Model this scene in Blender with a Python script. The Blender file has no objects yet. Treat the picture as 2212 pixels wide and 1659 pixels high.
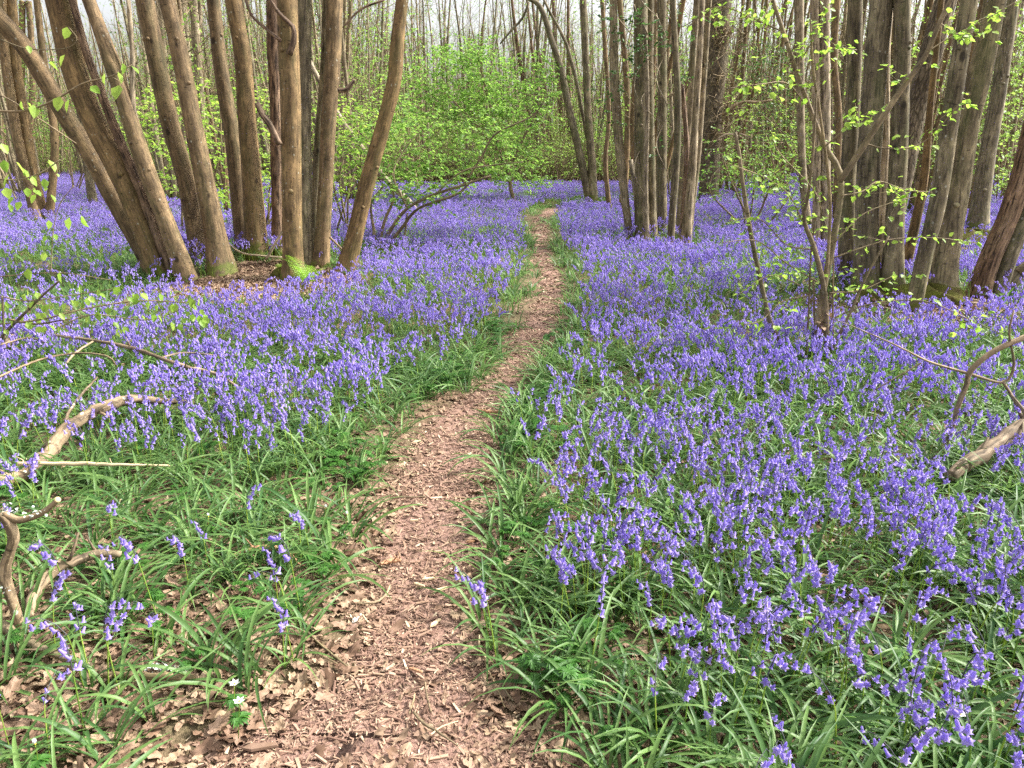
import bpy, math, random
import numpy as np
from mathutils import Vector
random.seed(7); rng = np.random.default_rng(7)
S = bpy.context.scene

# ------------------------------------------------------------------ camera, sky, sun, exposure
TX = 0.687; TY = TX * 0.75; CH = 1.55; PITCH = math.radians(17.24)
cam_d = bpy.data.cameras.new("camera"); cam = bpy.data.objects.new("camera", cam_d)
S.collection.objects.link(cam); S.camera = cam
cam.location = (0, 0, CH); cam.rotation_euler = (math.pi / 2 - PITCH, 0, 0)
cam_d.sensor_width = 36; cam_d.lens = 18 / TX; cam_d.clip_start = 0.05; cam_d.clip_end = 1500

SUN_EL, SUN_AZ = 46, 76          # azimuth measured clockwise from +Y (the view direction)
w = bpy.data.worlds.new("World"); S.world = w; w.use_nodes = True
nt = w.node_tree; nt.nodes.clear()
sky = nt.nodes.new('ShaderNodeTexSky'); sky.sky_type = 'NISHITA'; sky.sun_disc = False
sky.sun_elevation = math.radians(SUN_EL); sky.sun_rotation = math.radians(SUN_AZ)
sky.dust_density = 6; sky.air_density = 1.0
hs = nt.nodes.new('ShaderNodeHueSaturation'); hs.inputs['Saturation'].default_value = 0.2; hs.inputs['Value'].default_value = 1.25
bg = nt.nodes.new('ShaderNodeBackground'); bg.inputs['Strength'].default_value = 0.145
wo = nt.nodes.new('ShaderNodeOutputWorld')
nt.links.new(sky.outputs[0], hs.inputs['Color']); nt.links.new(hs.outputs[0], bg.inputs['Color']); nt.links.new(bg.outputs[0], wo.inputs[0])
sd = bpy.data.lights.new("sun", 'SUN'); sd.energy = 3.9; sd.angle = math.radians(2.5); sd.color = (1, 0.955, 0.87)
so = bpy.data.objects.new("sun", sd); S.collection.objects.link(so)
az, el = math.radians(SUN_AZ), math.radians(SUN_EL)
so.rotation_euler = Vector((math.sin(az) * math.cos(el), math.cos(az) * math.cos(el), math.sin(el))).to_track_quat('Z', 'Y').to_euler()
S.view_settings.view_transform = 'Standard'; S.view_settings.look = 'None'
S.view_settings.exposure = 1.08; S.view_settings.gamma = 1.0; S.view_settings.use_curve_mapping = False
S.render.engine = 'CYCLES'
S.cycles.max_bounces = 6; S.cycles.diffuse_bounces = 4; S.cycles.transmission_bounces = 3; S.cycles.glossy_bounces = 2
S.cycles.use_denoising = False

# ------------------------------------------------------------------ maths helpers
FW = np.array([0, math.cos(PITCH), -math.sin(PITCH)]); UP = np.array([0, math.sin(PITCH), math.cos(PITCH)]); RT = np.array([1., 0, 0])
def ray(px, py):
    return FW + RT * ((px - 1106) / 1106 * TX) + UP * ((829.5 - py) / 829.5 * TY)
def at(px, py, Y):
    d = ray(px, py); return np.array([0, 0, CH]) + d * (Y / d[1])
def proj(P):
    P = np.atleast_2d(P); Q = P - np.array([0, 0, CH]); dep = Q @ FW; dep = np.where(dep < 0.05, 0.05, dep)
    return 1106 + Q[:, 0] / dep / TX * 1106, 829.5 - (Q @ UP) / dep / TY * 829.5, dep
def wnoise(x, y, s=1.0, o=0.0):          # cheap smooth noise
    x = np.asarray(x) * s + o; y = np.asarray(y) * s - o
    return (np.sin(x * 1.7 + 1.3 * np.sin(y * 1.1 + 2)) + np.sin(y * 2.1 + 1.7 * np.sin(x * 0.9 + o)) + np.sin((x + y) * 1.3 + 4 + 1.2 * np.sin(x * 2.3 - y))) / 3
MOUNDS = []
def hgt(x, y):
    h = 0.05 * wnoise(x, y, 0.35) + 0.012 * wnoise(x, y, 2.3, 5) + 0.004 * wnoise(x, y, 8, 2)
    h = h - 0.05 * wnoise(0, 0, 0.35)
    for (mx, my, r, a) in MOUNDS:
        h = h + a * np.exp(-((x - mx) ** 2 + (y - my) ** 2) / (r * r))
    return h
def ground(px, py):
    d = ray(px, py); z = 0.0
    for _ in range(12):
        t = (z - CH) / d[2]; x, y = d[0] * t, d[1] * t; z = 0.5 * z + 0.5 * float(hgt(x, y))
    return np.array([x, y, z])
g = ground(520, 575); MOUNDS.append((g[0] + .15, g[1] + .1, 1.15, .2))
g = ground(1420, 522); MOUNDS.append((g[0], g[1], .8, .10))
g = ground(1950, 640); MOUNDS.append((g[0], g[1], 1.3, .12))
g = ground(2110, 520); MOUNDS.append((g[0], g[1], 1.0, .14))

# path edges read from the plan: (row, left, right)
EDGE = [(1800, 250, 1330), (1659, 430, 1160), (1600, 510, 1130), (1500, 680, 1105), (1400, 735, 1065), (1300, 760, 1056), (1200, 775, 1070), (1100, 806, 1072),
        (1000, 850, 1080), (950, 880, 1086), (900, 915, 1104), (850, 995, 1126), (800, 1050, 1158), (750, 1092, 1188), (700, 1118, 1212),
        (650, 1156, 1220), (600, 1162, 1222), (550, 1152, 1200), (500, 1142, 1187), (475, 1150, 1190), (455, 1168, 1212), (448, 1190, 1245), (444, 1215, 1290)]
PC = []
for (r, l, rr) in EDGE:
    a = ground(l, r); b = ground(rr, r); c = (a + b) / 2
    PC.append((c[0], c[1], np.linalg.norm(b - a) / 2))
for _i in range(1, len(PC) - 4):
    _dx = PC[_i + 1][0] - PC[_i - 1][0]; _dy = PC[_i + 1][1] - PC[_i - 1][1]; PC[_i] = (PC[_i][0], PC[_i][1], PC[_i][2] * abs(_dy) / math.hypot(_dx, _dy))
c0, c1 = PC[0], PC[1]
PC.insert(0, (c0[0] * 0.9, -3.0, 0.6))
PC[-1] = (PC[-1][0] + 1.0, PC[-1][1] + .4, 0.25); PC[-2] = (PC[-2][0], PC[-2][1], 0.32); PC[-3] = (PC[-3][0], PC[-3][1], 0.30)
PC = np.array(PC)
def pathdist(x, y):
    x = np.asarray(x, float); y = np.asarray(y, float); best = np.full(x.shape, 1e9)
    for i in range(len(PC) - 1):
        a, b = PC[i], PC[i + 1]; d = b[:2] - a[:2]; L = d @ d
        t = np.clip(((x - a[0]) * d[0] + (y - a[1]) * d[1]) / L, 0, 1)
        dd = np.hypot(x - a[0] - t * d[0], y - a[1] - t * d[1]) - (a[2] + t * (b[2] - a[2]))
        best = np.minimum(best, dd)
    return best
def hfull(x, y):
    d = pathdist(x, y); return hgt(x, y) - 0.035 / (1 + np.exp((d) / 0.05))

# ------------------------------------------------------------------ mesh helpers
def nrm(v): return v / (np.linalg.norm(v, axis=-1, keepdims=True) + 1e-12)
class MB:
    def __init__(s): s.V = []; s.Q = []; s.T = []; s.QM = []; s.TM = []; s.bk = []; s.rnd = []; s.moss = []; s.n = 0
    def add(s, V, Q=None, T=None, m=0, bk=None, rnd=None, moss=None):
        V = np.asarray(V, float).reshape(-1, 3); k = len(V)
        s.V.append(V)
        if Q is not None and len(Q): s.Q.append(np.asarray(Q, int).reshape(-1, 4) + s.n); s.QM.append(np.full(len(s.Q[-1]), m))
        if T is not None and len(T): s.T.append(np.asarray(T, int).reshape(-1, 3) + s.n); s.TM.append(np.full(len(s.T[-1]), m))
        s.bk.append(V if bk is None else bk)
        s.rnd.append(np.full(k, random.random() if rnd is None else rnd) if np.isscalar(rnd) or rnd is None else rnd)
        s.moss.append(np.zeros(k) if moss is None else moss)
        s.n += k
    def mesh(s, name, mats, smooth=True):
        me = bpy.data.meshes.new(name)
        V = np.concatenate(s.V); q = np.concatenate(s.Q) if s.Q else np.zeros((0, 4), int); t = np.concatenate(s.T) if s.T else np.zeros((0, 3), int)
        me.vertices.add(len(V)); me.vertices.foreach_set('co', V.astype(np.float32).ravel())
        nl = q.size + t.size; me.loops.add(nl); me.loops.foreach_set('vertex_index', np.concatenate([q.ravel(), t.ravel()]).astype(np.int32))
        npoly = len(q) + len(t); me.polygons.add(npoly)
        st = np.concatenate([np.arange(len(q)) * 4, q.size + np.arange(len(t)) * 3]).astype(np.int32)
        me.polygons.foreach_set('loop_start', st)
        try: me.polygons.foreach_set('loop_total', np.concatenate([np.full(len(q), 4), np.full(len(t), 3)]).astype(np.int32))
        except Exception: pass
        mi = np.concatenate((s.QM if s.QM else []) + (s.TM if s.TM else [])).astype(np.int32)
        me.polygons.foreach_set('material_index', mi)
        me.polygons.foreach_set('use_smooth', np.full(npoly, smooth))
        for m in mats: me.materials.append(m)
        a = me.attributes.new('bk', 'FLOAT_VECTOR', 'POINT'); a.data.foreach_set('vector', np.concatenate(s.bk).astype(np.float32).ravel())
        a = me.attributes.new('rnd', 'FLOAT', 'POINT'); a.data.foreach_set('value', np.concatenate(s.rnd).astype(np.float32))
        a = me.attributes.new('moss', 'FLOAT', 'POINT'); a.data.foreach_set('value', np.concatenate(s.moss).astype(np.float32))
        me.update(calc_edges=True); me.validate()
        return me
    def build(s, name, mats, parent=None, smooth=True, link=True):
        if not isinstance(mats, (list, tuple)): mats = [mats]
        o = bpy.data.objects.new(name, s.mesh(name, mats, smooth))
        if link: S.collection.objects.link(o)
        if parent is not None: o.parent = parent
        return o
def tag(o, label, cat, group=None, kind=None):
    o['label'] = label; o['category'] = cat
    if group: o['group'] = group
    if kind: o['kind'] = kind
    return o
def thing(name, loc, label, cat, group=None, rz=0):
    o = bpy.data.objects.new(name, None); S.collection.objects.link(o); o.empty_display_size = .1
    o.location = loc; o.rotation_euler = (0, 0, rz); return tag(o, label, cat, group)
def structure(o): o['kind'] = 'structure'; return o
def copy_tree(o, parent=None):
    c = o.copy(); S.collection.objects.link(c); c.parent = parent
    for ch in list(o.children): copy_tree(ch, c)
    return c

def spline(P, R, n):
    P = np.asarray(P, float); R = np.asarray(R, float); m = len(P)
    if m == 2:
        t = np.linspace(0, 1, n)[:, None]; return P[0] * (1 - t) + P[1] * t, R[0] * (1 - t[:, 0]) + R[1] * t[:, 0]
    d = np.r_[0, np.cumsum(np.linalg.norm(np.diff(P, axis=0), axis=1))]; tt = np.linspace(0, d[-1], n)
    E = np.vstack([2 * P[0] - P[1], P, 2 * P[-1] - P[-2]]); out = []
    for t in tt:
        i = min(np.searchsorted(d, t, side='right') - 1, m - 2); u = (t - d[i]) / (d[i + 1] - d[i] + 1e-9)
        p0, p1, p2, p3 = E[i], E[i + 1], E[i + 2], E[i + 3]
        out.append(.5 * ((2 * p1) + (p2 - p0) * u + (2 * p0 - 5 * p1 + 4 * p2 - p3) * u * u + (3 * p1 - p0 - 3 * p2 + p3) * u ** 3))
    return np.array(out), np.interp(tt, d, R)
def frames(P):
    T = nrm(np.gradient(P, axis=0)); N = np.zeros_like(T)
    a = np.array([1., 0, 0]) if abs(T[0][0]) < .8 else np.array([0, 1., 0])
    n = a - T[0] * (a @ T[0]); n /= np.linalg.norm(n)
    for i in range(len(P)):
        n = n - T[i] * (n @ T[i]); n /= np.linalg.norm(n) + 1e-9; N[i] = n
    return T, N, np.cross(T, N)
def tube(mb, P, R, sides=8, rough=0.0, m=0, rnd=None, moss_h=0, caps=True, off=None, lobes=0.0):
    P = np.asarray(P, float); R = np.asarray(R, float); n = len(P)
    T, N, B = frames(P); th = np.arange(sides) / sides * 2 * np.pi
    L = np.r_[0, np.cumsum(np.linalg.norm(np.diff(P, axis=0), axis=1))]
    off = rng.random(3) * 50 if off is None else off
    rr = R[:, None] * np.ones(sides)[None]
    if rough > 0:
        k1, k2 = rng.random(2) * 10
        rr = rr * (1 + rough * (np.sin(L[:, None] * 5 + 2 * np.sin(th + k1)[None]) * .5 + np.sin(L[:, None] * 13 + th[None] * 2 + k2) * .35 + np.sin(L[:, None] * 31 + th[None] * 3 + k1) * .2))
    if lobes > 0:
        k = rng.random() * 6; fl = np.exp(-L / 0.25)[:, None]
        rr = rr * (1 + fl * lobes * (0.5 + .5 * np.sin(th[None] * 3 + k)))
    V = P[:, None] + rr[..., None] * (np.cos(th)[None, :, None] * N[:, None] + np.sin(th)[None, :, None] * B[:, None])
    bk = np.stack([np.cos(th)[None] * R[:, None] + off[0], np.sin(th)[None] * R[:, None] + off[1], np.repeat(L[:, None], sides, 1) + off[2]], -1)
    i = np.arange(n - 1)[:, None] * sides; j = np.arange(sides)[None]; j2 = (j + 1) % sides
    Q = np.stack([i + j, i + j2, i + sides + j2, i + sides + j], -1).reshape(-1, 4)
    moss = np.zeros((n, sides))
    if moss_h > 0: moss = np.repeat(np.clip(1 - L / moss_h, 0, 1)[:, None], sides, 1)
    V = V.reshape(-1, 3); bk = bk.reshape(-1, 3); moss = moss.ravel(); Tt = []
    if caps:
        V = np.vstack([V, P[0], P[-1]]); bk = np.vstack([bk, bk[0], bk[-1]]); moss = np.r_[moss, moss[0], 0]
        a, b = n * sides, n * sides + 1
        Tt = [(a, (k + 1) % sides, k) for k in range(sides)] + [(b, (n - 1) * sides + k, (n - 1) * sides + (k + 1) % sides) for k in range(sides)]
    mb.add(V, Q, Tt, m, bk=bk, rnd=rnd, moss=moss)
def quick(mb, P, R, n=8, sides=6, **k):
    p, r = spline(P, R, n); tube(mb, p, r, sides, **k)

# ------------------------------------------------------------------ materials
def mat(name):
    m = bpy.data.materials.new(name); m.use_nodes = True; n = m.node_tree; n.nodes.clear(); return m, n
class N:
    def __init__(s, t): s.t = t
    def n(s, ty, **kw):
        x = s.t.nodes.new('ShaderNode' + ty)
        for k, v in kw.items():
            if k in x.inputs: 
                if isinstance(v, bpy.types.NodeSocket): s.t.links.new(v, x.inputs[k])
                else: x.inputs[k].default_value = v
            else: setattr(x, k, v)
        return x
    def l(s, a, b): s.t.links.new(a, b)
    def noise(s, vec, scale, detail=3, rough=.55): return s.n('TexNoise', Vector=vec, Scale=scale, Detail=detail, Roughness=rough).outputs['Fac']
    def map(s, vec, sc, loc=(0, 0, 0)): return s.n('Mapping', Vector=vec, Scale=sc, Location=loc).outputs[0]
    def rng(s, v, a, b, c=0., d=1.):
        x = s.n('MapRange'); s.l(v, x.inputs[0])
        for i, q in enumerate((a, b, c, d)): x.inputs[i + 1].default_value = q
        return x.outputs[0]
    def mix(s, f, a, b, mode='MIX'):
        x = s.t.nodes.new('ShaderNodeMix'); x.data_type = 'RGBA'; x.blend_type = mode
        for sock, v in ((x.inputs[0], f), (x.inputs[6], a), (x.inputs[7], b)):
            if isinstance(v, bpy.types.NodeSocket): s.l(v, sock)
            elif isinstance(v, (int, float)): sock.default_value = v
            else: sock.default_value = (*v, 1)
        return x.outputs[2]
    def ramp(s, f, stops):
        x = s.t.nodes.new('ShaderNodeValToRGB'); s.l(f, x.inputs[0]); e = x.color_ramp.elements
        while len(e) < len(stops): e.new(.5)
        for i, (p, c) in enumerate(stops): e[i].position = p; e[i].color = (*c, 1)
        return x.outputs[0]
    def math(s, op, a, b=0.):
        x = s.t.nodes.new('ShaderNodeMath'); x.operation = op
        for i, v in enumerate((a, b)):
            if isinstance(v, bpy.types.NodeSocket): s.l(v, x.inputs[i])
            else: x.inputs[i].default_value = v
        return x.outputs[0]
    def attr(s, name): return s.n('Attribute', attribute_name=name)
    def bsdf(s, col, rough=.7, spec=.3, normal=None, trans=0., tcol=None):
        p = s.t.nodes.new('ShaderNodeBsdfPrincipled'); o = s.t.nodes.new('ShaderNodeOutputMaterial')
        for k, v in (('Base Color', col), ('Roughness', rough), ('Specular IOR Level', spec)):
            if isinstance(v, bpy.types.NodeSocket): s.l(v, p.inputs[k])
            elif isinstance(v, (int, float)): p.inputs[k].default_value = v
            else: p.inputs[k].default_value = (*v, 1)
        if normal is not None: s.l(normal, p.inputs['Normal'])
        if trans > 0:
            t = s.t.nodes.new('ShaderNodeBsdfTranslucent'); tc = tcol if tcol is not None else col
            if isinstance(tc, bpy.types.NodeSocket): s.l(tc, t.inputs[0])
            else: t.inputs[0].default_value = (*tc, 1)
            mx = s.t.nodes.new('ShaderNodeMixShader'); mx.inputs[0].default_value = trans
            s.l(p.outputs[0], mx.inputs[1]); s.l(t.outputs[0], mx.inputs[2]); s.l(mx.outputs[0], o.inputs[0])
        else: s.l(p.outputs[0], o.inputs[0])
        return p
    def bump(s, h, strength, dist): return s.n('Bump', Height=h, Strength=strength, Distance=dist).outputs[0]

def bark(name, c1, c2, c3, fiss=.35, lich=.5, fscale=42, green=.25, ridges=False, bumpd=.0025):
    m, t = mat(name); n = N(t); bk = n.attr('bk').outputs['Vector']; rn = n.n('ObjectInfo').outputs['Random']
    big = n.noise(n.map(bk, (6, 6, 1.6)), 1.0, 4); col = n.ramp(n.rng(big, .3, .7), [(0, c1), (.5, c2), (1, c3)])
    pt = n.noise(n.map(bk, (9, 9, 5)), 1.0, 7, .72); col = n.mix(n.rng(pt, .38, .62), n.mix(.55, col, (0., 0., 0.)), col); col = n.mix(n.rng(pt, .56, .7, 0, .45), col, tuple(min(1, x * 1.5) for x in c3))
    fl = n.noise(n.map(bk, (1, 1, .11)), fscale, 6, .7)
    col = n.mix(n.math('MULTIPLY', n.rng(fl, .49, .41), min(1, fiss * 1.5)), col, tuple(x * .22 for x in c1))
    col = n.mix(n.math('MULTIPLY', n.rng(fl, .55, .66), fiss * .6), col, tuple(min(1, x * 1.35) for x in c3))
    gr = n.noise(n.map(bk, (5, 5, 1.1), (3, 7, 1)), 1.0, 5, .7)
    col = n.mix(n.math('MULTIPLY', n.rng(gr, .5, .62), green), col, (.085, .105, .03))
    vl = n.n('TexVoronoi', Vector=n.map(bk, (1, 1, 1.7)), Scale=48.0, Randomness=1.0); lent = n.rng(vl.outputs['Distance'], .2, .12); col = n.mix(n.math('MULTIPLY', lent, .35), col, tuple(min(1, x * 1.7) for x in c3))
    vr0 = n.n('TexVoronoi', Vector=n.map(bk, (1, 1, 3.6)), Scale=6.5, Randomness=1.0); ring = n.rng(n.math('ADD', vr0.outputs['Distance'], n.math('MULTIPLY', pt, .12)), .22, .17); col = n.mix(n.math('MULTIPLY', ring, .75), col, tuple(x * .2 for x in c1))
    v = n.n('TexVoronoi', Vector=n.map(bk, (1, 1, .8)), Scale=15.0, Randomness=1.0); sp = n.math('MULTIPLY', n.rng(n.math('ADD', v.outputs['Distance'], n.math('MULTIPLY', pt, .2)), .26, .22), n.rng(n.noise(bk, 2.3, 2), .48, .56))
    col = n.mix(n.math('MULTIPLY', sp, lich), col, (.5, .5, .4))
    v2 = n.n('TexVoronoi', Vector=n.map(bk, (1, 1, .7)), Scale=3.0, Randomness=1.0)
    kn = n.rng(n.math('ADD', v2.outputs['Distance'], n.math('MULTIPLY', pt, .1)), .16, .11); col = n.mix(n.math('MULTIPLY', kn, .85), col, tuple(x * .15 for x in c1))
    ms = n.math('MULTIPLY', n.attr('moss').outputs['Fac'], n.rng(n.noise(bk, 9, 4), .3, .55)); ms2 = n.rng(ms, .25, .5)
    mcol = n.mix(n.noise(bk, 40, 2), (.045, .06, .008), (.16, .18, .02)); col = n.mix(ms2, col, mcol)
    hsv = n.n('HueSaturation', Color=col); n.l(n.rng(rn, 0, 1, .88, 1.16), hsv.inputs['Value']); n.l(n.rng(n.math('FRACT', n.math('MULTIPLY', rn, 7.3)), 0, 1, .88, 1.0), hsv.inputs['Saturation'])
    h = n.math('ADD', fl, n.math('MULTIPLY', lent, .12)); h = n.math('ADD', h, n.math('MULTIPLY', kn, 1.2)); h = n.math('ADD', h, n.math('MULTIPLY', n.math('MULTIPLY', ms2, n.noise(bk, 120, 3)), 1.5))
    if ridges:
        vr = n.n('TexVoronoi', Vector=n.map(bk, (1, 1, .22)), Scale=28.0, feature='DISTANCE_TO_EDGE'); e = n.rng(vr.outputs['Distance'], 0, .14)
        hsv2 = n.mix(n.math('MULTIPLY', n.math('SUBTRACT', 1., e), .75), hsv.outputs[0], tuple(x * .25 for x in c1)); h = n.math('ADD', h, n.math('MULTIPLY', e, 2.5))
        n.bsdf(hsv2, .85, .2, n.bump(h, .8, bumpd * 2)); return m
    n.bsdf(hsv.outputs[0], .75, .3, n.bump(h, .3, bumpd)); return m
BARK_CH = bark('bark_chestnut', (.15, .09, .038), (.235, .155, .068), (.32, .205, .09), fiss=.4)
BARK_GREY = bark('bark_grey_brown', (.14, .108, .062), (.22, .175, .10), (.33, .275, .155), fiss=.5, green=.4)
BARK_DEAD = bark('bark_red_dead', (.13, .07, .04), (.25, .15, .085), (.38, .26, .16), fiss=.9, lich=.1, green=.05)
BARK_PALE = bark('bark_bare_pale', (.27, .2, .12), (.4, .31, .19), (.52, .42, .28), fiss=.6, lich=.1, green=.1)
BARK_OAK = bark('bark_oak', (.15, .115, .075), (.23, .18, .12), (.32, .26, .17), fiss=.3, lich=.1, green=.25, ridges=True)
BARK_BG = bark('bark_far_poles', (.21, .155, .085), (.34, .26, .15), (.48, .39, .24), fiss=.5, green=.35, lich=.7, fscale=45)
BARK_TWIG = bark('bark_twig', (.17, .12, .065), (.29, .21, .115), (.4, .31, .17), fiss=.3, lich=.2, fscale=200)
BARK_LIMB = bark('bark_fallen_limb', (.2, .135, .075), (.33, .235, .14), (.44, .34, .21), fiss=.5, lich=1., green=.1)

def leafmat(name, ca, cb, trans=.45, tc=None, rough=.45, spec=.4, inst=.35):
    m, t = mat(name); n = N(t); r = n.attr('rnd').outputs['Fac']; o = n.n('ObjectInfo').outputs['Random']
    f = n.math('FRACT', n.math('ADD', r, n.math('MULTIPLY', o, inst * 2)))
    col = n.mix(f, ca, cb)
    geo = n.n('NewGeometry'); nz = n.noise(geo.outputs['Position'], 30, 2); col = n.mix(n.rng(nz, .35, .7, 0, .35), col, tuple(x * .6 for x in ca))
    tcol = n.mix(f, tuple(min(1, x * 1.6) for x in (tc or ca)), tuple(min(1, x * 1.6) for x in (tc or cb)))
    n.bsdf(col, rough, spec, None, trans, tcol); return m
LEAF_HAZEL = leafmat('leaf_spring_hazel', (.19, .34, .04), (.33, .46, .075), .5)
LEAF_FAR = leafmat('leaf_spring_far', (.15, .27, .045), (.28, .40, .08), .45)
LEAF_MID = leafmat('leaf_hornbeam', (.085, .20, .03), (.21, .37, .05), .45)
LEAF_HB = leafmat('leaf_hornbeam_fresh', (.13, .27, .045), (.27, .43, .08), .5)
LEAF_DARK = leafmat('leaf_honeysuckle', (.04, .10, .025), (.09, .19, .045), .3)
LEAF_BB = leafmat('leaf_bluebell', (.045, .12, .03), (.165, .275, .075), .34, rough=.46, spec=.35)
LEAF_BBFAR = leafmat('leaf_bluebell_far', (.07, .16, .045), (.19, .32, .085), .34, rough=.5)
LEAF_AN = leafmat('leaf_anemone', (.04, .13, .02), (.085, .22, .035), .35)
LEAF_FERN = leafmat('leaf_fern', (.14, .30, .02), (.26, .46, .04), .45)
STEM_BB = leafmat('stem_bluebell', (.18, .30, .05), (.38, .50, .08), .25)
STEM_DK = leafmat('stem_bluebell_dark', (.05, .05, .07), (.09, .10, .09), .1)
PETAL = leafmat('petal_bluebell', (.27, .20, .58), (.52, .42, .80), .42, tc=(.28, .21, .58), rough=.5, spec=.3, inst=.5)
WHITE_PET = leafmat('petal_white', (.8, .8, .76), (.85, .85, .8), .3)
YELLOW = leafmat('stamen_yellow', (.7, .55, .05), (.75, .6, .08), .1)
def deadmat():
    m, t = mat('leaf_dead'); n = N(t); o = n.n('ObjectInfo').outputs['Random']; bk = n.attr('bk').outputs['Vector']
    col = n.ramp(o, [(0, (.10, .055, .035)), (.25, (.22, .135, .09)), (.5, (.33, .22, .15)), (.75, (.46, .34, .22)), (1, (.19, .115, .085))])
    col = n.mix(n.rng(n.noise(bk, 60, 3), .4, .7, 0, .5), col, (.15, .09, .05)); n.bsdf(col, .65, .3, None, .15); return m
DEADLEAF = deadmat()
def chipmat():
    m, t = mat('wood_chip'); n = N(t); o = n.n('ObjectInfo').outputs['Random']; bk = n.attr('bk').outputs['Vector']
    col = n.ramp(o, [(0, (.08, .048, .035)), (.22, (.19, .11, .08)), (.45, (.30, .19, .14)), (.7, (.38, .26, .185)), (.92, (.24, .15, .1)), (1, (.7, .58, .4))])
    col = n.mix(n.rng(n.noise(n.map(bk, (1, 8, 8)), 60, 2), .4, .7, 0, .35), col, (.2, .12, .08)); n.bsdf(col, .75, .2); return m
CHIP = chipmat()
def woodmat(name, c):
    m, t = mat(name); n = N(t); bk = n.attr('bk').outputs['Vector']; g = n.noise(n.map(bk, (1, 1, .05)), 220, 3)
    n.bsdf(n.mix(g, tuple(x * .6 for x in c), tuple(min(1, x * 1.25) for x in c)), .7, .25, n.bump(g, .5, .002)); return m
PALEWOOD = woodmat('wood_split_pale', (.62, .48, .3)); REDWOOD = woodmat('wood_split_red', (.45, .25, .14)); CUTWOOD = woodmat('wood_cut_end', (.6, .45, .25))
LICHEN = woodmat('lichen_grey', (.5, .54, .48))
def groundmat(path=False):
    m, t = mat('path_mulch_soil' if path else 'woodland_floor'); n = N(t); pos = n.n('NewGeometry').outputs['Position']
    a = n.noise(pos, 1.3, 4); b = n.noise(pos, 45, 4, .7); c = n.noise(pos, 160, 3, .7)
    v = n.n('TexVoronoi', Vector=n.map(pos, (1, 1.6, 1)), Scale=70.0)
    if path:
        col = n.ramp(n.rng(b, .3, .7), [(0, (.13, .075, .06)), (.5, (.29, .175, .135)), (1, (.42, .28, .21))])
        vc = n.n('SeparateColor'); n.l(v.outputs['Color'], vc.inputs[0])
        col = n.mix(n.rng(vc.outputs[0], .5, 1, 0, .6), col, (.47, .31, .24)); col = n.mix(n.rng(a, .4, .7, 0, .4), col, (.27, .155, .13))
    else:
        col = n.ramp(n.rng(b, .3, .7), [(0, (.08, .05, .03)), (.5, (.2, .13, .085)), (1, (.34, .24, .16))])
        col = n.mix(n.rng(a, .42, .6, 0, .55), col, (.10, .11, .045))
    col = n.mix(n.rng(c, .35, .65, 0, .4), col, (.06, .04, .03))
    n.bsdf(col, .9, .15, n.bump(n.math('ADD', b, n.math('MULTIPLY', c, .5)), .9, .012)); return m
FLOOR = groundmat(); PATHM = groundmat(True)
def mossmat():
    m, t = mat('moss'); n = N(t); bk = n.attr('bk').outputs['Vector']; a = n.noise(bk, 8, 4); b = n.noise(bk, 90, 3)
    col = n.mix(n.rng(a, .35, .65), (.11, .075, .035), (.13, .15, .02)); col = n.mix(n.rng(b, .3, .7, 0, .7), col, (.035, .04, .01))
    n.bsdf(col, .95, .1, n.bump(n.math('ADD', b, a), 1., .02)); return m
MOSS = mossmat()

# ------------------------------------------------------------------ ground and path
def axis(lim, near, grow, start=0.0):
    a = [start]; s = near
    while a[-1] < lim: a.append(a[-1] + s); s *= grow
    return np.array(a)
xa = axis(300, .07, 1.035); xs = np.r_[-xa[::-1], xa[1:]]
ya = axis(400, .05, 1.03, 1.0); yb = axis(60, .3, 1.15, -1.0); ys = np.r_[1 - (yb + 1)[::-1][:-1], ya]
X, Y = np.meshgrid(xs, ys); Z = hfull(X, Y)
mb = MB(); nx = len(xs); i = np.arange(len(ys) - 1)[:, None] * nx + np.arange(nx - 1)[None]
mb.add(np.stack([X, Y, Z], -1), np.stack([i, i + 1, i + nx + 1, i + nx], -1).reshape(-1, 4))
structure(mb.build('ground', FLOOR))
# path strip
cc, hw = spline(np.c_[PC[:, :2], np.zeros(len(PC))], PC[:, 2], 500)
Tn = nrm(np.gradient(cc, axis=0)); Nn = np.c_[Tn[:, 1], -Tn[:, 0], np.zeros(len(cc))]
W = np.linspace(-1, 1, 13)
G = cc[:, None] + Nn[:, None] * (W[None, :, None] * (hw[:, None, None] + .03))
G[..., 2] = hgt(G[..., 0], G[..., 1]) - .024 - .03 * np.abs(W)[None] ** 6
mb = MB(); i = np.arange(499)[:, None] * 13 + np.arange(12)[None]
mb.add(G, np.stack([i, i + 1, i + 14, i + 13], -1).reshape(-1, 4)); structure(mb.build('path', PATHM))

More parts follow.
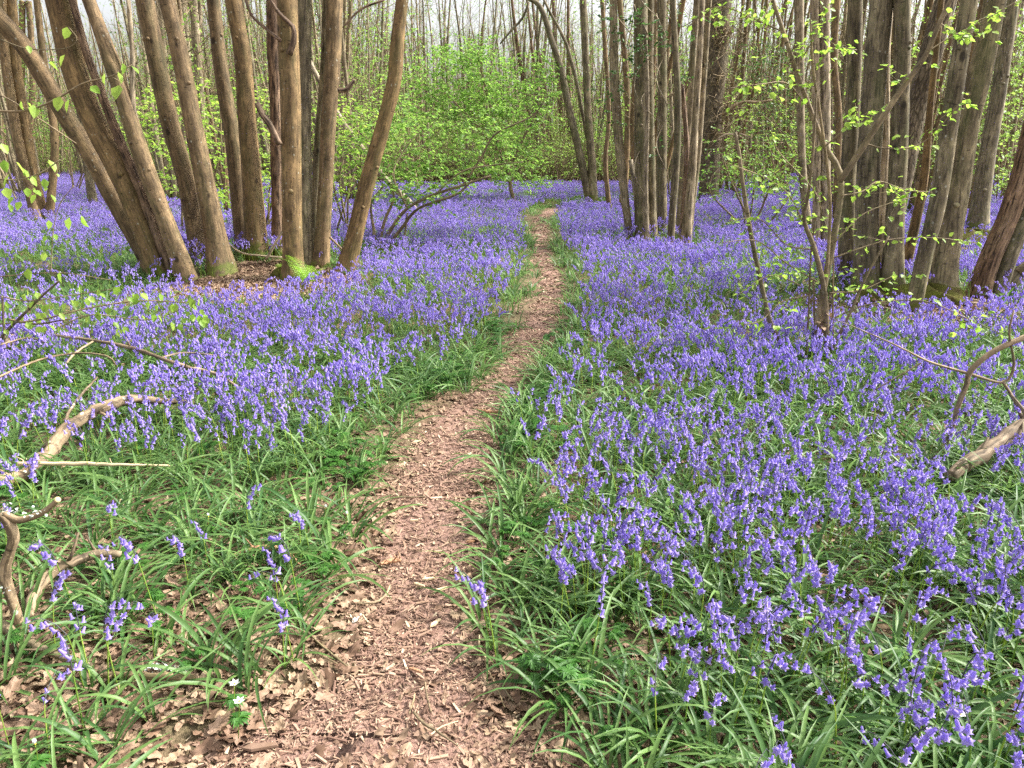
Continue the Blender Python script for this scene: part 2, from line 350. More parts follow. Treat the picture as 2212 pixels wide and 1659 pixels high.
# ------------------------------------------------------------------ instancing
def scatter(name, protos, P, R, Sc, idx, label, cat):
    coll = bpy.data.collections.new(name + '_source')
    for k, o in enumerate(protos): o.name = '%s_%02d' % (name, k); coll.objects.link(o)
    me = bpy.data.meshes.new(name); me.vertices.add(len(P)); me.vertices.foreach_set('co', np.asarray(P, np.float32).ravel())
    a = me.attributes.new('rot', 'FLOAT_VECTOR', 'POINT'); a.data.foreach_set('vector', np.asarray(R, np.float32).ravel())
    a = me.attributes.new('scl', 'FLOAT', 'POINT'); a.data.foreach_set('value', np.asarray(Sc, np.float32))
    a = me.attributes.new('idx', 'INT', 'POINT'); a.data.foreach_set('value', np.asarray(idx, np.int32))
    o = bpy.data.objects.new(name, me); S.collection.objects.link(o)
    ng = bpy.data.node_groups.new(name, 'GeometryNodeTree')
    ng.interface.new_socket('Geometry', in_out='INPUT', socket_type='NodeSocketGeometry'); ng.interface.new_socket('Geometry', in_out='OUTPUT', socket_type='NodeSocketGeometry')
    gi = ng.nodes.new('NodeGroupInput'); go = ng.nodes.new('NodeGroupOutput'); ip = ng.nodes.new('GeometryNodeInstanceOnPoints'); ci = ng.nodes.new('GeometryNodeCollectionInfo')
    ci.inputs['Collection'].default_value = coll; ci.inputs['Separate Children'].default_value = True; ci.inputs['Reset Children'].default_value = True
    def na(nm, ty):
        x = ng.nodes.new('GeometryNodeInputNamedAttribute'); x.data_type = ty; x.inputs[0].default_value = nm; return x.outputs[0]
    L = ng.links.new; L(gi.outputs[0], ip.inputs['Points']); L(ci.outputs[0], ip.inputs['Instance']); ip.inputs['Pick Instance'].default_value = True
    L(na('idx', 'INT'), ip.inputs['Instance Index']); L(na('rot', 'FLOAT_VECTOR'), ip.inputs['Rotation']); L(na('scl', 'FLOAT'), ip.inputs['Scale'])
    L(ip.outputs[0], go.inputs[0])
    md = o.modifiers.new('scatter', 'NODES'); md.node_group = ng
    return tag(o, label, cat, kind='stuff')

# ------------------------------------------------------------------ bluebell shapes
def bell_shape(detail):
    if detail == 2:
        n = 6; prof = [(0, .0017), (.15, .0036), (.7, .0044), (1., .0070)]
    elif detail == 1: n = 5; prof = [(0, .002), (.5, .0048), (1., .0084)]
    else: n = 3; prof = [(0, .0034), (1., .0095)]
    Ln = .0205; th = np.arange(n) / n * 2 * np.pi; V = []
    for (t, r) in prof: V.append(np.stack([np.cos(th) * r, np.sin(th) * r, np.full(n, -t * Ln)], -1))
    V = np.concatenate(V); Q = [(a * n + k, a * n + (k + 1) % n, (a + 1) * n + (k + 1) % n, (a + 1) * n + k) for a in range(len(prof) - 1) for k in range(n)]; T = []
    if detail == 2:
        b = (len(prof) - 1) * n
        for k in range(n):
            a = (th[k] + (2 * np.pi / n) / 2); V = np.vstack([V, [(math.cos(a) * .0125, math.sin(a) * .0125, -Ln * .93)]]); T.append((b + k, b + (k + 1) % n, len(V) - 1))
    return V, np.array(Q), np.array(T).reshape(-1, 3)
BELL = {d: bell_shape(d) for d in (0, 1, 2)}
def rotm(ax, az):   # tilt by ax about x then az about z
    ca, sa, cz, sz = math.cos(ax), math.sin(ax), math.cos(az), math.sin(az)
    return np.array([[cz, -sz, 0], [sz, cz, 0], [0, 0, 1]]) @ np.array([[1, 0, 0], [0, ca, -sa], [0, sa, ca]])
def raceme(H, nb, lean, nod, detail):
    """returns stem path and bell placements; nods towards -y"""
    pts = [(0, 0, 0), (0, -lean * .25 * H, .4 * H), (0, -lean * .6 * H, .75 * H), (0, -lean * H - nod * .02, .92 * H), (0, -lean * H - nod * .055, .97 * H), (0, -lean * H - nod * .08, .95 * H)]
    P, R = spline(pts, [.0024, .0021, .0018, .0015, .0011, .0007], 9 if detail == 2 else (6 if detail == 1 else 4))
    fine, _ = spline(pts, [1] * 6, 60); B = []
    for k in range(nb):
        t = .66 + .33 * (k / max(1, nb - 1)) ** .9; p = fine[int(t * 59)]
        a = random.gauss(-math.pi / 2, 1.15); o = random.uniform(.010, .029) * (1.1 - .4 * (k / nb))
        B.append((p + np.array([math.cos(a) * o, math.sin(a) * o, random.uniform(-.012, .004)]), random.uniform(.1, .75) * (1 if k < nb * .8 else .6), a + math.pi / 2, random.uniform(.85, 1.2) * (1 if k < nb * .8 else .75), p))
    return P, R, B
def put_bell(mb, b, detail, m):
    V, Q, T = BELL[detail]; M = rotm(b[1], b[2]); mb.add((V * b[3]) @ M.T + b[0], Q, T, m)
def stem_mesh(mb, P, R, detail, B):
    k = len(P) * 6 // 10
    tube(mb, P[:k + 1], R[:k + 1], 4 if detail == 2 else 3, m=0, caps=False); tube(mb, P[k:], R[k:], 4 if detail == 2 else 3, m=1, caps=False)
    if detail == 2:
        for b in B: tube(mb, np.array([b[4], (b[4] + b[0]) / 2 + [0, 0, .003], b[0]]), np.array([.0009, .0008, .0008]), 3, m=1, caps=False)
def blade(mb, base, az, L, wd, rise, droop, seg, strips=2, m=0, twist=0.):
    s = np.linspace(0, 1, seg + 1); ang = rise - (rise + droop) * s ** 1.3; dx = np.cos(ang); dz = np.sin(ang)
    x = np.r_[0, np.cumsum((dx[1:] + dx[:-1]) / 2)] / seg * L; z = np.r_[0, np.cumsum((dz[1:] + dz[:-1]) / 2)] / seg * L
    wdt = wd * np.clip(np.minimum(1, .55 + s * 2) * (1 - s ** 3.5), .04, 1); d = np.array([math.cos(az), math.sin(az), 0]); c = np.array([-math.sin(az), math.cos(az), 0]); u = np.array([0, 0, 1.])
    tw = twist * s; side = c[None] * np.cos(tw)[:, None] + u[None] * np.sin(tw)[:, None]
    C = base + d[None] * x[:, None] + u[None] * z[:, None]
    if strips == 2:
        nn = np.stack([-np.sin(ang)[:, None] * d[None] + np.cos(ang)[:, None] * u[None]], 0)[0]
        V = np.stack([C + side * wdt[:, None] + nn * wdt[:, None] * .45, C, C - side * wdt[:, None] + nn * wdt[:, None] * .45], 1).reshape(-1, 3)
        Q = [(3 * k + j, 3 * k + j + 1, 3 * k + j + 4, 3 * k + j + 3) for k in range(seg) for j in (0, 1)]
    else:
        V = np.stack([C + side * wdt[:, None], C - side * wdt[:, None]], 1).reshape(-1, 3); Q = [(2 * k, 2 * k + 1, 2 * k + 3, 2 * k + 2) for k in range(seg)]
    mb.add(V, Q, m=m)
def flower_proto(detail, nstem=1, spread=0.):
    mb = MB()
    for _ in range(nstem):
        P, R, B = raceme(random.uniform(.27, .37), random.randint(6, 11) if detail else random.randint(6, 9), random.uniform(0, .22), random.uniform(.3, 1.1), detail)
        az = random.uniform(0, 2 * math.pi); M = rotm(0, az); off = np.array([random.uniform(-spread, spread), random.uniform(-spread, spread), 0])
        m2 = MB(); stem_mesh(m2, P, R, detail, B)
        for b in B: put_bell(m2, b, detail, 2)
        for k in range(len(m2.V)): m2.V[k] = m2.V[k] @ M.T + off
        base = mb.n
        for k in range(len(m2.V)): mb.V.append(m2.V[k]); mb.bk.append(m2.bk[k]); mb.rnd.append(m2.rnd[k]); mb.moss.append(m2.moss[k])
        mb.Q += [q + base for q in m2.Q]; mb.T += [q + base for q in m2.T]; mb.QM += m2.QM; mb.TM += m2.TM; mb.n += m2.n
    return mb.build('p', [STEM_BB, STEM_DK, PETAL], link=False)
def clump_proto(nb, seg, strips, spread, mtl, wmul=1.):
    mb = MB()
    for _ in range(nb):
        r = random.random() ** .5 * spread; a = random.uniform(0, 2 * math.pi)
        blade(mb, np.array([math.cos(a) * r, math.sin(a) * r, -.01]), a + random.gauss(0, .9), random.uniform(.16, .36), random.uniform(.0046, .0082) * wmul, random.uniform(.7, 1.45), random.uniform(-.1, .95), seg, strips, twist=random.gauss(0, .6))
    return mb.build('p', [mtl], link=False)

# ------------------------------------------------------------------ where plants grow
def sample(n_per_m2, y0, y1, xm=.82, xb=.5):
    A = (y1 - y0) * 2 * (xm * y1 + xb); n = int(A * n_per_m2)
    y = rng.uniform(y0, y1, n); x = rng.uniform(-1, 1, n) * (xm * y1 + xb); k = np.abs(x) < xm * y + xb; return x[k], y[k]
def sstep(a, b, x): t = np.clip((x - a) / (b - a), 0, 1); return t * t * (3 - 2 * t)
CLEAR = []
for (a_, b_, rx_, ry_, am_) in ((585, 618, 1.1, 1.3, 1.), (395, 625, .5, .5, .7), (1425, 545, .6, .8, .9), (1900, 668, 1.1, .55, .8), (2020, 680, .6, .5, .7), (2106, 545, .7, .7, .9), (2150, 670, .5, .5, .6), (1281, 455, .5, .8, .7), (95, 490, .5, .6, .5), (1535, 450, .6, .9, .7), (205, 465, .4, .6, .6)):
    g = ground(a_, b_); CLEAR.append((g[0], g[1], rx_, ry_, am_))
def base_clear(x, y):
    k = np.ones(len(x))
    for (mx, my, rx_, ry_, am_) in CLEAR: k *= 1 - am_ * sstep(1.12, .85, np.hypot((x - mx) / rx_, (y - my) / ry_) + .12 * wnoise(x, y, 3.))
    return k
def litter_zone(px, py):   # open leaf litter at the lower left
    nz = wnoise(px / 80., py / 80.)
    return sstep(0, 150, (py - 1235) - np.maximum(0, px - 640) * .25 + 60 * nz) * sstep(880, 640, px)
def flower_prob(x, y):
    P = np.c_[x, y, hgt(x, y)]; px, py, _ = proj(P); d = pathdist(x, y); left = px < 1106
    marg = np.where(left, .04 + .06 * (1 + wnoise(x, y, 2.2)), .05 + .05 * (1 + wnoise(x, y, 2.)))
    marg = np.where((px < 1000) & (py > 850), marg + .1, marg)
    k = sstep(0, 1, (d - marg) / .2)
    pat = wnoise(x, y, 1.1, 3) * .6 + wnoise(x, y, 3.1, 1) * .5; k *= .22 + .78 * sstep(-.5, .4, pat)
    zone = sstep(930, 1120, py + (px - 300) * .12 + 50 * wnoise(x, y, 1.9, 8)) * sstep(900, 780, px); k *= 1 - .93 * zone
    k *= 1 - .22 * sstep(1300, 1560, py) * (px > 1000)
    k *= 1 - .5 * sstep(1330, 1100, px) * sstep(1150, 1350, py) * (px > 1000)
    gl = sstep(560, 590, py) * sstep(700, 650, py) * sstep(420, 260, px); k *= 1 - .75 * gl
    gl = sstep(640, 670, py) * sstep(800, 740, py) * sstep(330, 200, px); k *= 1 - .55 * gl
    k *= base_clear(x, y)
    k *= 1 - sstep(35, 37, y) * (np.abs(px - 1150) < 450) - 0 * x
    return np.where(y > 62, 0, np.clip(k, 0, 1))
def leaf_prob(x, y):
    P = np.c_[x, y, hgt(x, y)]; px, py, _ = proj(P); d = pathdist(x, y)
    k = sstep(0, 1, (d + .03 + .06 * (px > 1000) - .04 * (1 + wnoise(x, y, 5))) / .08); k *= 1 - .68 * litter_zone(px, py); k *= base_clear(x, y)
    pat = wnoise(x, y, 1.6, 6) * .5 + wnoise(x, y, 4., 2) * .5
    k *= .55 + .45 * sstep(-.5, .1, pat); return k
def rots(n, tilt=.15): return np.c_[rng.normal(0, tilt, n), rng.normal(0, tilt, n), rng.uniform(0, 2 * np.pi, n)]

# leaves: near / middle / far in one stuff object
protos = [clump_proto(random.randint(7, 11), 6, 2, .03, LEAF_BB) for _ in range(7)] + [clump_proto(9, 4, 1, .05, LEAF_BB, 1.05) for _ in range(5)] + [clump_proto(26, 2, 1, .24, LEAF_BBFAR, 1.5) for _ in range(5)]
PP, RR, SS, II = [], [], [], []
for (y0, y1, dens, i0, n_i) in ((1.0, 6, 105, 0, 7), (6, 17, 50, 7, 5), (17, 66, 9, 12, 5)):
    x, y = sample(dens, y0, y1); k = rng.random(len(x)) < leaf_prob(x, y); x, y = x[k], y[k]
    if y1 < 7:  # keep blades out of the lens
        k = y > 1.05; x, y = x[k], y[k]
    PP.append(np.c_[x, y, hfull(x, y)]); RR.append(rots(len(x), .12)); SS.append(rng.uniform(.7, 1.15, len(x))); II.append(i0 + rng.integers(0, n_i, len(x)))
scatter('bluebell_foliage', protos, np.concatenate(PP), np.concatenate(RR), np.concatenate(SS), np.concatenate(II), 'strap shaped glossy green bluebell leaves covering the woodland floor', 'bluebell leaves')

# flowers: positions
fx, fy = [], []
for (y0, y1, dens) in ((1.15, 8, 160), (8, 20, 125)):
    x, y = sample(dens, y0, y1); k = rng.random(len(x)) < flower_prob(x, y); fx.append(x[k]); fy.append(y[k])
fx = np.concatenate(fx); fy = np.concatenate(fy); fz = hfull(fx, fy)
px, py, dep = proj(np.c_[fx, fy, fz + .25]); inside = (px > 5) & (px < 2207) & (py < 1700) & (py > 0)
order = np.argsort(np.where(inside, dep, 1e9)); near = order[:300]; rest = np.ones(len(fx), bool); rest[near] = False
# hand placed foreground spikes that the photo shows at the lower left and along the path
HAND = [(200, 1490), (235, 1500), (262, 1510), (605, 1350), (628, 1345), (650, 1330), (650, 1210), (672, 1215), (455, 1250), (335, 1440), (165, 1330), (185, 1500), (120, 1420), (30, 1650), (110, 1650), (255, 1330), (248, 1190), (540, 1180), (635, 1430), (615, 1440), (20, 1250), (1060, 1400), (1075, 1440)]
# ------------------------------------------------------------------ individual bluebells
def bluebell_thing(detailed, H, nb, lean, nod, tall_leaf=True):
    root = bpy.data.objects.new('bluebell', None); S.collection.objects.link(root); root.empty_display_size = .05
    P, R, B = raceme(H, nb, lean, nod, 2); mb = MB(); stem_mesh(mb, P, R, 2, B); mb.build('stem', [STEM_BB, STEM_DK], root)
    if detailed:
        for b in B: m = MB(); put_bell(m, b, 2, 0); m.build('flower', [PETAL], root)
        for k in range(4):
            m = MB(); blade(m, np.array([0, 0, -.01]), k * 1.6 + random.uniform(-.4, .4), random.uniform(.2, .32), random.uniform(.005, .0075), random.uniform(.9, 1.35), random.uniform(.2, .9), 7, 2); m.build('leaf', [LEAF_BB], root)
    else:
        m = MB()
        for b in B: put_bell(m, b, 2, 0)
        m.build('flower_head', [PETAL], root)
    return root
PRO_D = [bluebell_thing(True, h, n, l, nd) for h, n, l, nd in ((.34, 8, .05, .6), (.30, 6, .15, 1.), (.36, 10, .1, .8), (.32, 7, .02, .4), (.28, 5, .2, 1.1))]
PRO_S = [bluebell_thing(False, h, n, l, nd) for h, n, l, nd in ((.33, 9, .05, .6), (.30, 7, .15, 1.), (.36, 10, .1, .8), (.32, 8, .2, .4), (.29, 6, .1, 1.1), (.35, 11, .0, .9))]
used = set()
def bb_label(px, py, nb):
    where = 'in leaf litter left of the path' if px < 620 and py > 1250 else ('on the verge left of the path' if px < 950 else ('beside the right path edge' if px < 1350 else ('in the drift right of the path' if px < 1800 else ('in the lower right corner' if py > 1250 else 'near the right edge'))))
    row = 'nearest' if py > 1400 else ('near' if py > 1150 else 'middle foreground')
    return '%s violet bluebell spike %s, one of several' % (row, where), 'bluebells %s %s' % (row, where)
items = [(ground(a, b), True) for (a, b) in HAND] + [(np.array([fx[i], fy[i], fz[i]]), False) for i in near[:300 - len(HAND)]]
for j in near[300 - len(HAND):]: rest[j] = True
for k, (p, hand) in enumerate(items):
    det = hand or k < 95; pool = PRO_D if det else PRO_S; pr = pool[k % len(pool)]
    if pr not in used: used.add(pr); o = pr
    else: o = copy_tree(pr)
    o.location = p; o.rotation_euler = (random.gauss(0, .08), random.gauss(0, .08), random.uniform(0, 6.28)); s_ = random.uniform(.78, 1.08); o.scale = (s_, s_, s_)
    X_, Y_, _ = proj(p + [0, 0, .25]); lb, gr = bb_label(X_[0], Y_[0], 0); tag(o, lb, 'bluebell', gr)
# the carpet
protos = [flower_proto(2) for _ in range(7)] + [flower_proto(1) for _ in range(8)] + [flower_proto(0, 6, .16) for _ in range(7)]
x0, y0_, z0 = fx[rest], fy[rest], fz[rest]; idx = np.where(y0_ < 4.2, rng.integers(0, 7, len(x0)), 7 + rng.integers(0, 8, len(x0)))
x, y = sample(18, 20, 62); k = rng.random(len(x)) < flower_prob(x, y); x, y = x[k], y[k]
Pn = np.r_[np.c_[x0, y0_, z0], np.c_[x, y, hfull(x, y)]]; In = np.r_[idx, 15 + rng.integers(0, 7, len(x))]
scatter('bluebell_carpet', protos, Pn, rots(len(Pn), .09), rng.uniform(.75, 1.12, len(Pn)), In, 'dense carpet of violet blue bluebell flowers spreading away under the trees', 'bluebell carpet')

# ------------------------------------------------------------------ litter: dead leaves and wood chips
def dead_leaf(k):
    n = 22; t = np.linspace(0, 2 * np.pi, n, endpoint=False); lob = 1 + (.22 if k % 3 else 0) * np.sin(t * 7 + k) ; r = (.35 + .12 * np.cos(t)) * lob
    X_ = np.cos(t) * r * 1.45; Y_ = np.sin(t) * r * (.8 if k % 3 else .6); c = random.uniform(-.9, 1.3); d = random.uniform(-.5, .9)
    def zz(x, y): return c * y * y + d * x * x * .5 + .06 * np.sin(x * 9 + k) + .1 * x * y * (k - 3)
    V = [(0, 0, zz(0, 0))] + list(zip(X_ * .5, Y_ * .5, zz(X_ * .5, Y_ * .5))) + list(zip(X_, Y_, zz(X_, Y_) + .05 * np.sin(t * 5 + k)))
    T = [(0, 1 + j, 1 + (j + 1) % n) for j in range(n)]; Q = [(1 + j, 1 + n + j, 1 + n + (j + 1) % n, 1 + (j + 1) % n) for j in range(n)]
    mb = MB(); mb.add(np.array(V) * .07, Q, T); return mb.build('p', [DEADLEAF], link=False)
def litter_w(x, y):
    P = np.c_[x, y, hgt(x, y)]; px, py, _ = proj(P); d = pathdist(x, y)
    k = .28 + .72 * litter_zone(px, py); k = np.where(d < .04, .05 + .12 * sstep(-.25, 0, d) + .35 * sstep(1400, 1640, py), k); k = np.where((d > -.12) & (d < .14), .6, k)
    m = 1 - base_clear(x, y); return np.clip(np.maximum(k, m), 0, 1)
protos = [dead_leaf(k) for k in range(9)]; PP = []
for (a, b, dens) in ((1.0, 3.2, 2800), (3.2, 6, 600), (6, 14, 150)):
    x, y = sample(dens, a, b); k = rng.random(len(x)) < litter_w(x, y) * (1 if b < 7 else .6); PP.append(np.c_[x[k], y[k]])
for (mx, my, rx_, ry_, am_) in CLEAR:
    n_ = int(rx_ * ry_ * 3.14 * 1500 * am_); a_ = rng.uniform(0, 6.283, n_); q_ = rng.random(n_) ** .5 * 1.02; PP.append(np.c_[mx + rx_ * q_ * np.cos(a_), my + ry_ * q_ * np.sin(a_)])
xy = np.concatenate(PP); n_ = len(xy)
scatter('leaf_litter', protos, np.c_[xy, hfull(xy[:, 0], xy[:, 1]) + rng.uniform(.004, .02, n_)], rots(n_, .3), rng.gamma(3.2, .17, n_).clip(.18, 1.0), rng.integers(0, 9, n_), 'dry tan and brown fallen oak leaves lying thick on the woodland floor', 'leaf litter')
def chip(k):
    L = random.uniform(.010, .034); wd = random.uniform(.002, .0065); h = random.uniform(.001, .003); mb = MB()
    a = [(-L, -wd, 0), (L * .9, -wd * random.uniform(.2, 1), 0), (L, wd * random.uniform(.2, 1), 0), (-L * .85, wd, 0)]
    V = [(x_, y_, z_) for (x_, y_, z_) in a] + [(x_ * .93, y_ * .85, h + random.uniform(0, .003)) for (x_, y_, z_) in a]
    mb.add(V, [(4, 5, 6, 7), (0, 1, 5, 4), (1, 2, 6, 5), (2, 3, 7, 6), (3, 0, 4, 7)]); return mb.build('p', [CHIP], smooth=False, link=False)
protos = [chip(k) for k in range(14)]; PP = []
for (a, b, dens, s) in ((1.0, 2.6, 15000, .56), (2.6, 4.5, 9000, .68), (4.5, 9, 2600, 1.1), (9, 20, 600, 1.8)):
    A = (b - a) * 3.2; n_ = int(A * dens); y = rng.uniform(a, b, n_); x = np.interp(y, PC[:, 1], PC[:, 0]) + rng.uniform(-1.6, 1.6, n_); k = (pathdist(x, y) < rng.normal(0, .045, n_)) & (rng.random(n_) < .45 + .55 * sstep(-.5, .3, wnoise(x, y, 4.))) & (np.abs(x) < .8 * y + .5)
    PP.append(np.c_[x[k], y[k], np.full(k.sum(), s)])
c = np.concatenate(PP); n_ = len(c); zz = hgt(c[:, 0], c[:, 1]) - .024 + rng.uniform(0, .006, n_); zz = np.maximum(zz, hfull(c[:, 0], c[:, 1]) + .001)
scatter('path_wood_chips', protos, np.c_[c[:, :2], zz], rots(n_, .25), rng.gamma(3, .24, n_).clip(.3, 1.7) * c[:, 2], rng.integers(0, 14, n_), 'pinkish brown trodden wood chips and bark flakes covering the winding path', 'wood chips')

# ------------------------------------------------------------------ anemone foliage
def palmate(mb, c, az, s, tilt, m=0):
    M = rotm(tilt, az)
    for a in (-1.15, 0, 1.15):
        for b, ls in ((-.38, .8), (0, 1.), (.38, .8)):
            th = a + b; L = s * ls; d = np.array([math.sin(th), math.cos(th), 0]); q = np.array([math.cos(th), -math.sin(th), 0]); w_ = s * .17
            V = np.array([(0, 0, 0), d * L * .5 + q * w_ + [0, 0, .1 * s], d * L + [0, 0, -.12 * s], d * L * .5 - q * w_ + [0, 0, .1 * s], d * L * .55 + [0, 0, .03 * s]])
            mb.add(V @ M.T + c, T=[(0, 1, 4), (1, 2, 4), (2, 3, 4), (3, 0, 4)], m=m)
def anem_proto(k):
    mb = MB()
    for _ in range(4):
        c = np.array([random.uniform(-.05, .05), random.uniform(-.05, .05), random.uniform(.05, .12)]); az = random.uniform(0, 6.3)
        tube(mb, np.array([[c[0] * .3, c[1] * .3, 0], c]), np.array([.0012, .001]), 3, m=0, caps=False)
        for j in range(3): palmate(mb, c, az + j * 2.1, random.uniform(.026, .04), random.uniform(-.3, .1))
    return mb.build('p', [LEAF_AN], link=False)
def an_prob(x, y):
    P = np.c_[x, y, hgt(x, y)]; px, py, _ = proj(P); d = pathdist(x, y)
    k = sstep(0, .06, d) * sstep(.55, .12, d); k = np.maximum(k, .16 * sstep(860, 1000, py) * (px < 800) * (d > .05)); k *= 1 - .55 * litter_zone(px, py); return k * sstep(-.45, .2, wnoise(x, y, 2.7, 9))
x, y = sample(95, 1.05, 7); k = rng.random(len(x)) < an_prob(x, y); x, y = x[k], y[k]
scatter('anemone_foliage', [anem_proto(k) for k in range(6)], np.c_[x, y, hfull(x, y)], rots(len(x), .12), rng.uniform(.6, 1.15, len(x)), rng.integers(0, 6, len(x)), 'low dark green divided wood anemone leaves along the path edges', 'anemone leaves')
for k, (a, b, lb) in enumerate([(505, 1520, 'white wood anemone flower facing the camera in leaf litter left of the path'), (515, 1560, 'drooping white wood anemone just below the other one left of the path'), (450, 1140, 'closed white anemone bud on the green verge'), (745, 1135, 'small white anemone bud by the left path edge'),
        (2035, 1590, 'white anemone among bluebells at the lower right corner'), (85, 1655, 'white anemone at the lower left corner by the bluebell leaves'), (2150, 1170, 'tiny white anemone in the drift near the right edge'), (700, 1120, 'white anemone bud leaning beside the path verge leaves')]):
    p = ground(a, b + 35); t = thing('wood_anemone', p, lb, 'anemone', 'white wood anemones'); H = .13
    m = MB(); quick(m, [(0, 0, 0), (.01, 0, H * .6), (.02, -.01, H)], [.0013, .0011, .001], 6, 4); m.build('stem', [STEM_BB], t)
    [(lambda m: (palmate(m, np.array([.01, 0, H * .55]), j * 2.1, .038, -.2), m.build('leaf', [LEAF_AN], t)))(MB()) for j in range(3)]
    m = MB()
    for j in range(6):
        th = j * math.pi / 3; d = np.array([math.cos(th), math.sin(th), 0]); q = np.array([-math.sin(th), math.cos(th), 0]); tp = np.array([.02, -.01, H]); el_ = .4 if k in (0, 1, 4) else 1.3
        u_ = d * math.cos(el_) + np.array([0, 0, math.sin(el_)]); m.add([tp, tp + u_ * .009 + q * .005, tp + u_ * .018, tp + u_ * .009 - q * .005], [(0, 1, 2, 3)])
    fl = m.build('flower', [WHITE_PET], t); m = MB(); tube(m, np.array([[.02, -.01, H], [.02, -.01, H + .004]]), np.array([.003, .002]), 6); m.build('stamen', [YELLOW], fl)

# ------------------------------------------------------------------ leaves and twigs
def leaves(mb, C, D, s, m=0, droop=.5):
    """C centres (n,3), D growth directions (n,3), s sizes; each leaf is two folded quads"""
    n = len(C); D = nrm(D + np.c_[np.zeros((n, 2)), -droop * rng.random(n)]); up = nrm(np.c_[rng.normal(0, .45, n), rng.normal(0, .45, n), np.ones(n)])
    side = nrm(np.cross(D, up)); nn = np.cross(side, D); s = np.asarray(s)[:, None]
    V = np.stack([C, C + D * s * .35 + side * s * .40 + nn * s * .1, C + D * s * .75 + side * s * .28 + nn * s * .06, C + D * s * 1.05 - nn * s * .08, C + D * s * .75 - side * s * .28 + nn * s * .06, C + D * s * .35 - side * s * .40 + nn * s * .1], 1)
    i = np.arange(n)[:, None] * 6; Q = np.concatenate([i + [[0, 1, 2, 3]], i + [[0, 3, 4, 5]]]); mb.add(V, Q, m=m, rnd=np.repeat(rng.random(n), 6))
def spray(mt, ml, p, d, L, size, nl, r=.003, gap=.0):
    """a thin twig with leaves alternately along it"""
    d = nrm(np.asarray(d, float)); pts = [p, p + d * L * .5 + rng.normal(0, .05, 3) * L, p + d * L + rng.normal(0, .08, 3) * L + [0, 0, -.06 * L]]
    P, R = spline(pts, [r, r * .7, r * .3], 5); tube(mt, P, R, 3, caps=False)
    t = rng.uniform(.1 + gap, 1, nl); t[0] = 1; C = np.array([P[0] * 0 + np.array([np.interp(q, np.linspace(0, 1, 5), P[:, k]) for k in range(3)]) for q in t])
    sgn = rng.choice([-1, 1], nl)[:, None]; sd_ = nrm(np.cross(d, [0, 0, 1.]))[None] * sgn; D = d[None] * .6 + sd_ * .8 + rng.normal(0, .25, (nl, 3))
    leaves(ml, C, D, rng.uniform(.65, 1.25, nl) * size)
def foliage_blob(mt, ml, blobs, size, nl=10, L=.45):
    for (a, b, rx, ry, Y, dY, n_) in blobs:
        for _ in range(n_):
            th = rng.uniform(0, 6.28); q = rng.random() ** .6; YY = Y + rng.uniform(-dY, dY); p = at(a + math.cos(th) * rx * q, b + math.sin(th) * ry * q, YY)
            d = np.array([rng.normal(), rng.normal(), rng.normal() * .35]); spray(mt, ml, p, d, L * rng.uniform(.6, 1.3), size, nl)

# ------------------------------------------------------------------ traced stems
def stem_pts(track, baseY, lean_y=0.0, ext=True, top=9.0):
    """track: (px,py,width px) from top to base; becomes world points from base upwards"""
    tr = track[::-1]; P = []; R = []
    for (a, b, wd) in tr:
        p = at(a, b, baseY); Yv = baseY + lean_y * max(0, p[2]); p = at(a, b, Yv); dep = (p - [0, 0, CH]) @ FW; P.append(p); R.append(wd / 2 * dep * TX / 1106)
    if ext:
        d = P[-1] - P[-2]; d /= np.linalg.norm(d); z = P[-1][2]
        if d[2] > .2:
            h = (top - z); d2 = nrm(d + [0, 0, .5]); 
            P.append(P[-1] + d * h * .4 / d[2]); R.append(R[-1] * .8); P.append(P[-1] + d2 * h * .6 / d2[2]); R.append(R[-1] * .45)
    P = np.array(P); R = np.array(R); P[0, 2] -= .12; return P, R
def trunk(parent, track, baseY, mtl, lean_y=0., ext=True, top=9., sides=18, rough=.035, moss=.0, flare=1.25, name='stem', knots=0, lobes=.0):
    P, R = stem_pts(track, baseY, lean_y, ext, top); L = np.linalg.norm(np.diff(P, axis=0), axis=1).sum(); n = int(max(10, min(90, L * 9)))
    p, r = spline(P, R, n); d = np.r_[0, np.cumsum(np.linalg.norm(np.diff(p, axis=0), axis=1))]; r = r * (1 + (flare - 1) * np.exp(-d / .16))
    wob = np.c_[np.sin(d * 2.1 + rng.random() * 6), np.sin(d * 2.7 + rng.random() * 6), np.zeros(n)] * .006; p = p + wob * (d > .2)[:, None]
    mb = MB(); tube(mb, p, r, sides, rough=rough, moss_h=moss, lobes=lobes)
    T, N_, B_ = frames(p)
    for _ in range(knots):
        i = rng.integers(3, max(4, int(n * .45))); a = rng.uniform(-2.6, -.5); dr = N_[i] * math.cos(a) + B_[i] * math.sin(a)
        dr = dr if dr[1] < .3 else -dr; q = p[i] + dr * r[i] * .86
        tube(mb, np.array([q, q + dr * r[i] * .13, q + dr * r[i] * .24 + [0, 0, r[i] * .06]]), np.array([r[i] * .34, r[i] * .25, r[i] * .1]), 8)
    o = mb.build(name, mtl, parent); return o, p, r
def inv(o):      # children of an Empty keep world coordinates
    pass
def root_at(name, px, py, label, cat, group=None):
    p = ground(px, py); t = thing(name, p, label, cat, group); return t, p
def settle(root):
    from mathutils import Matrix
    for c_ in root.children: c_.matrix_parent_inverse = Matrix.Translation(root.location).inverted()

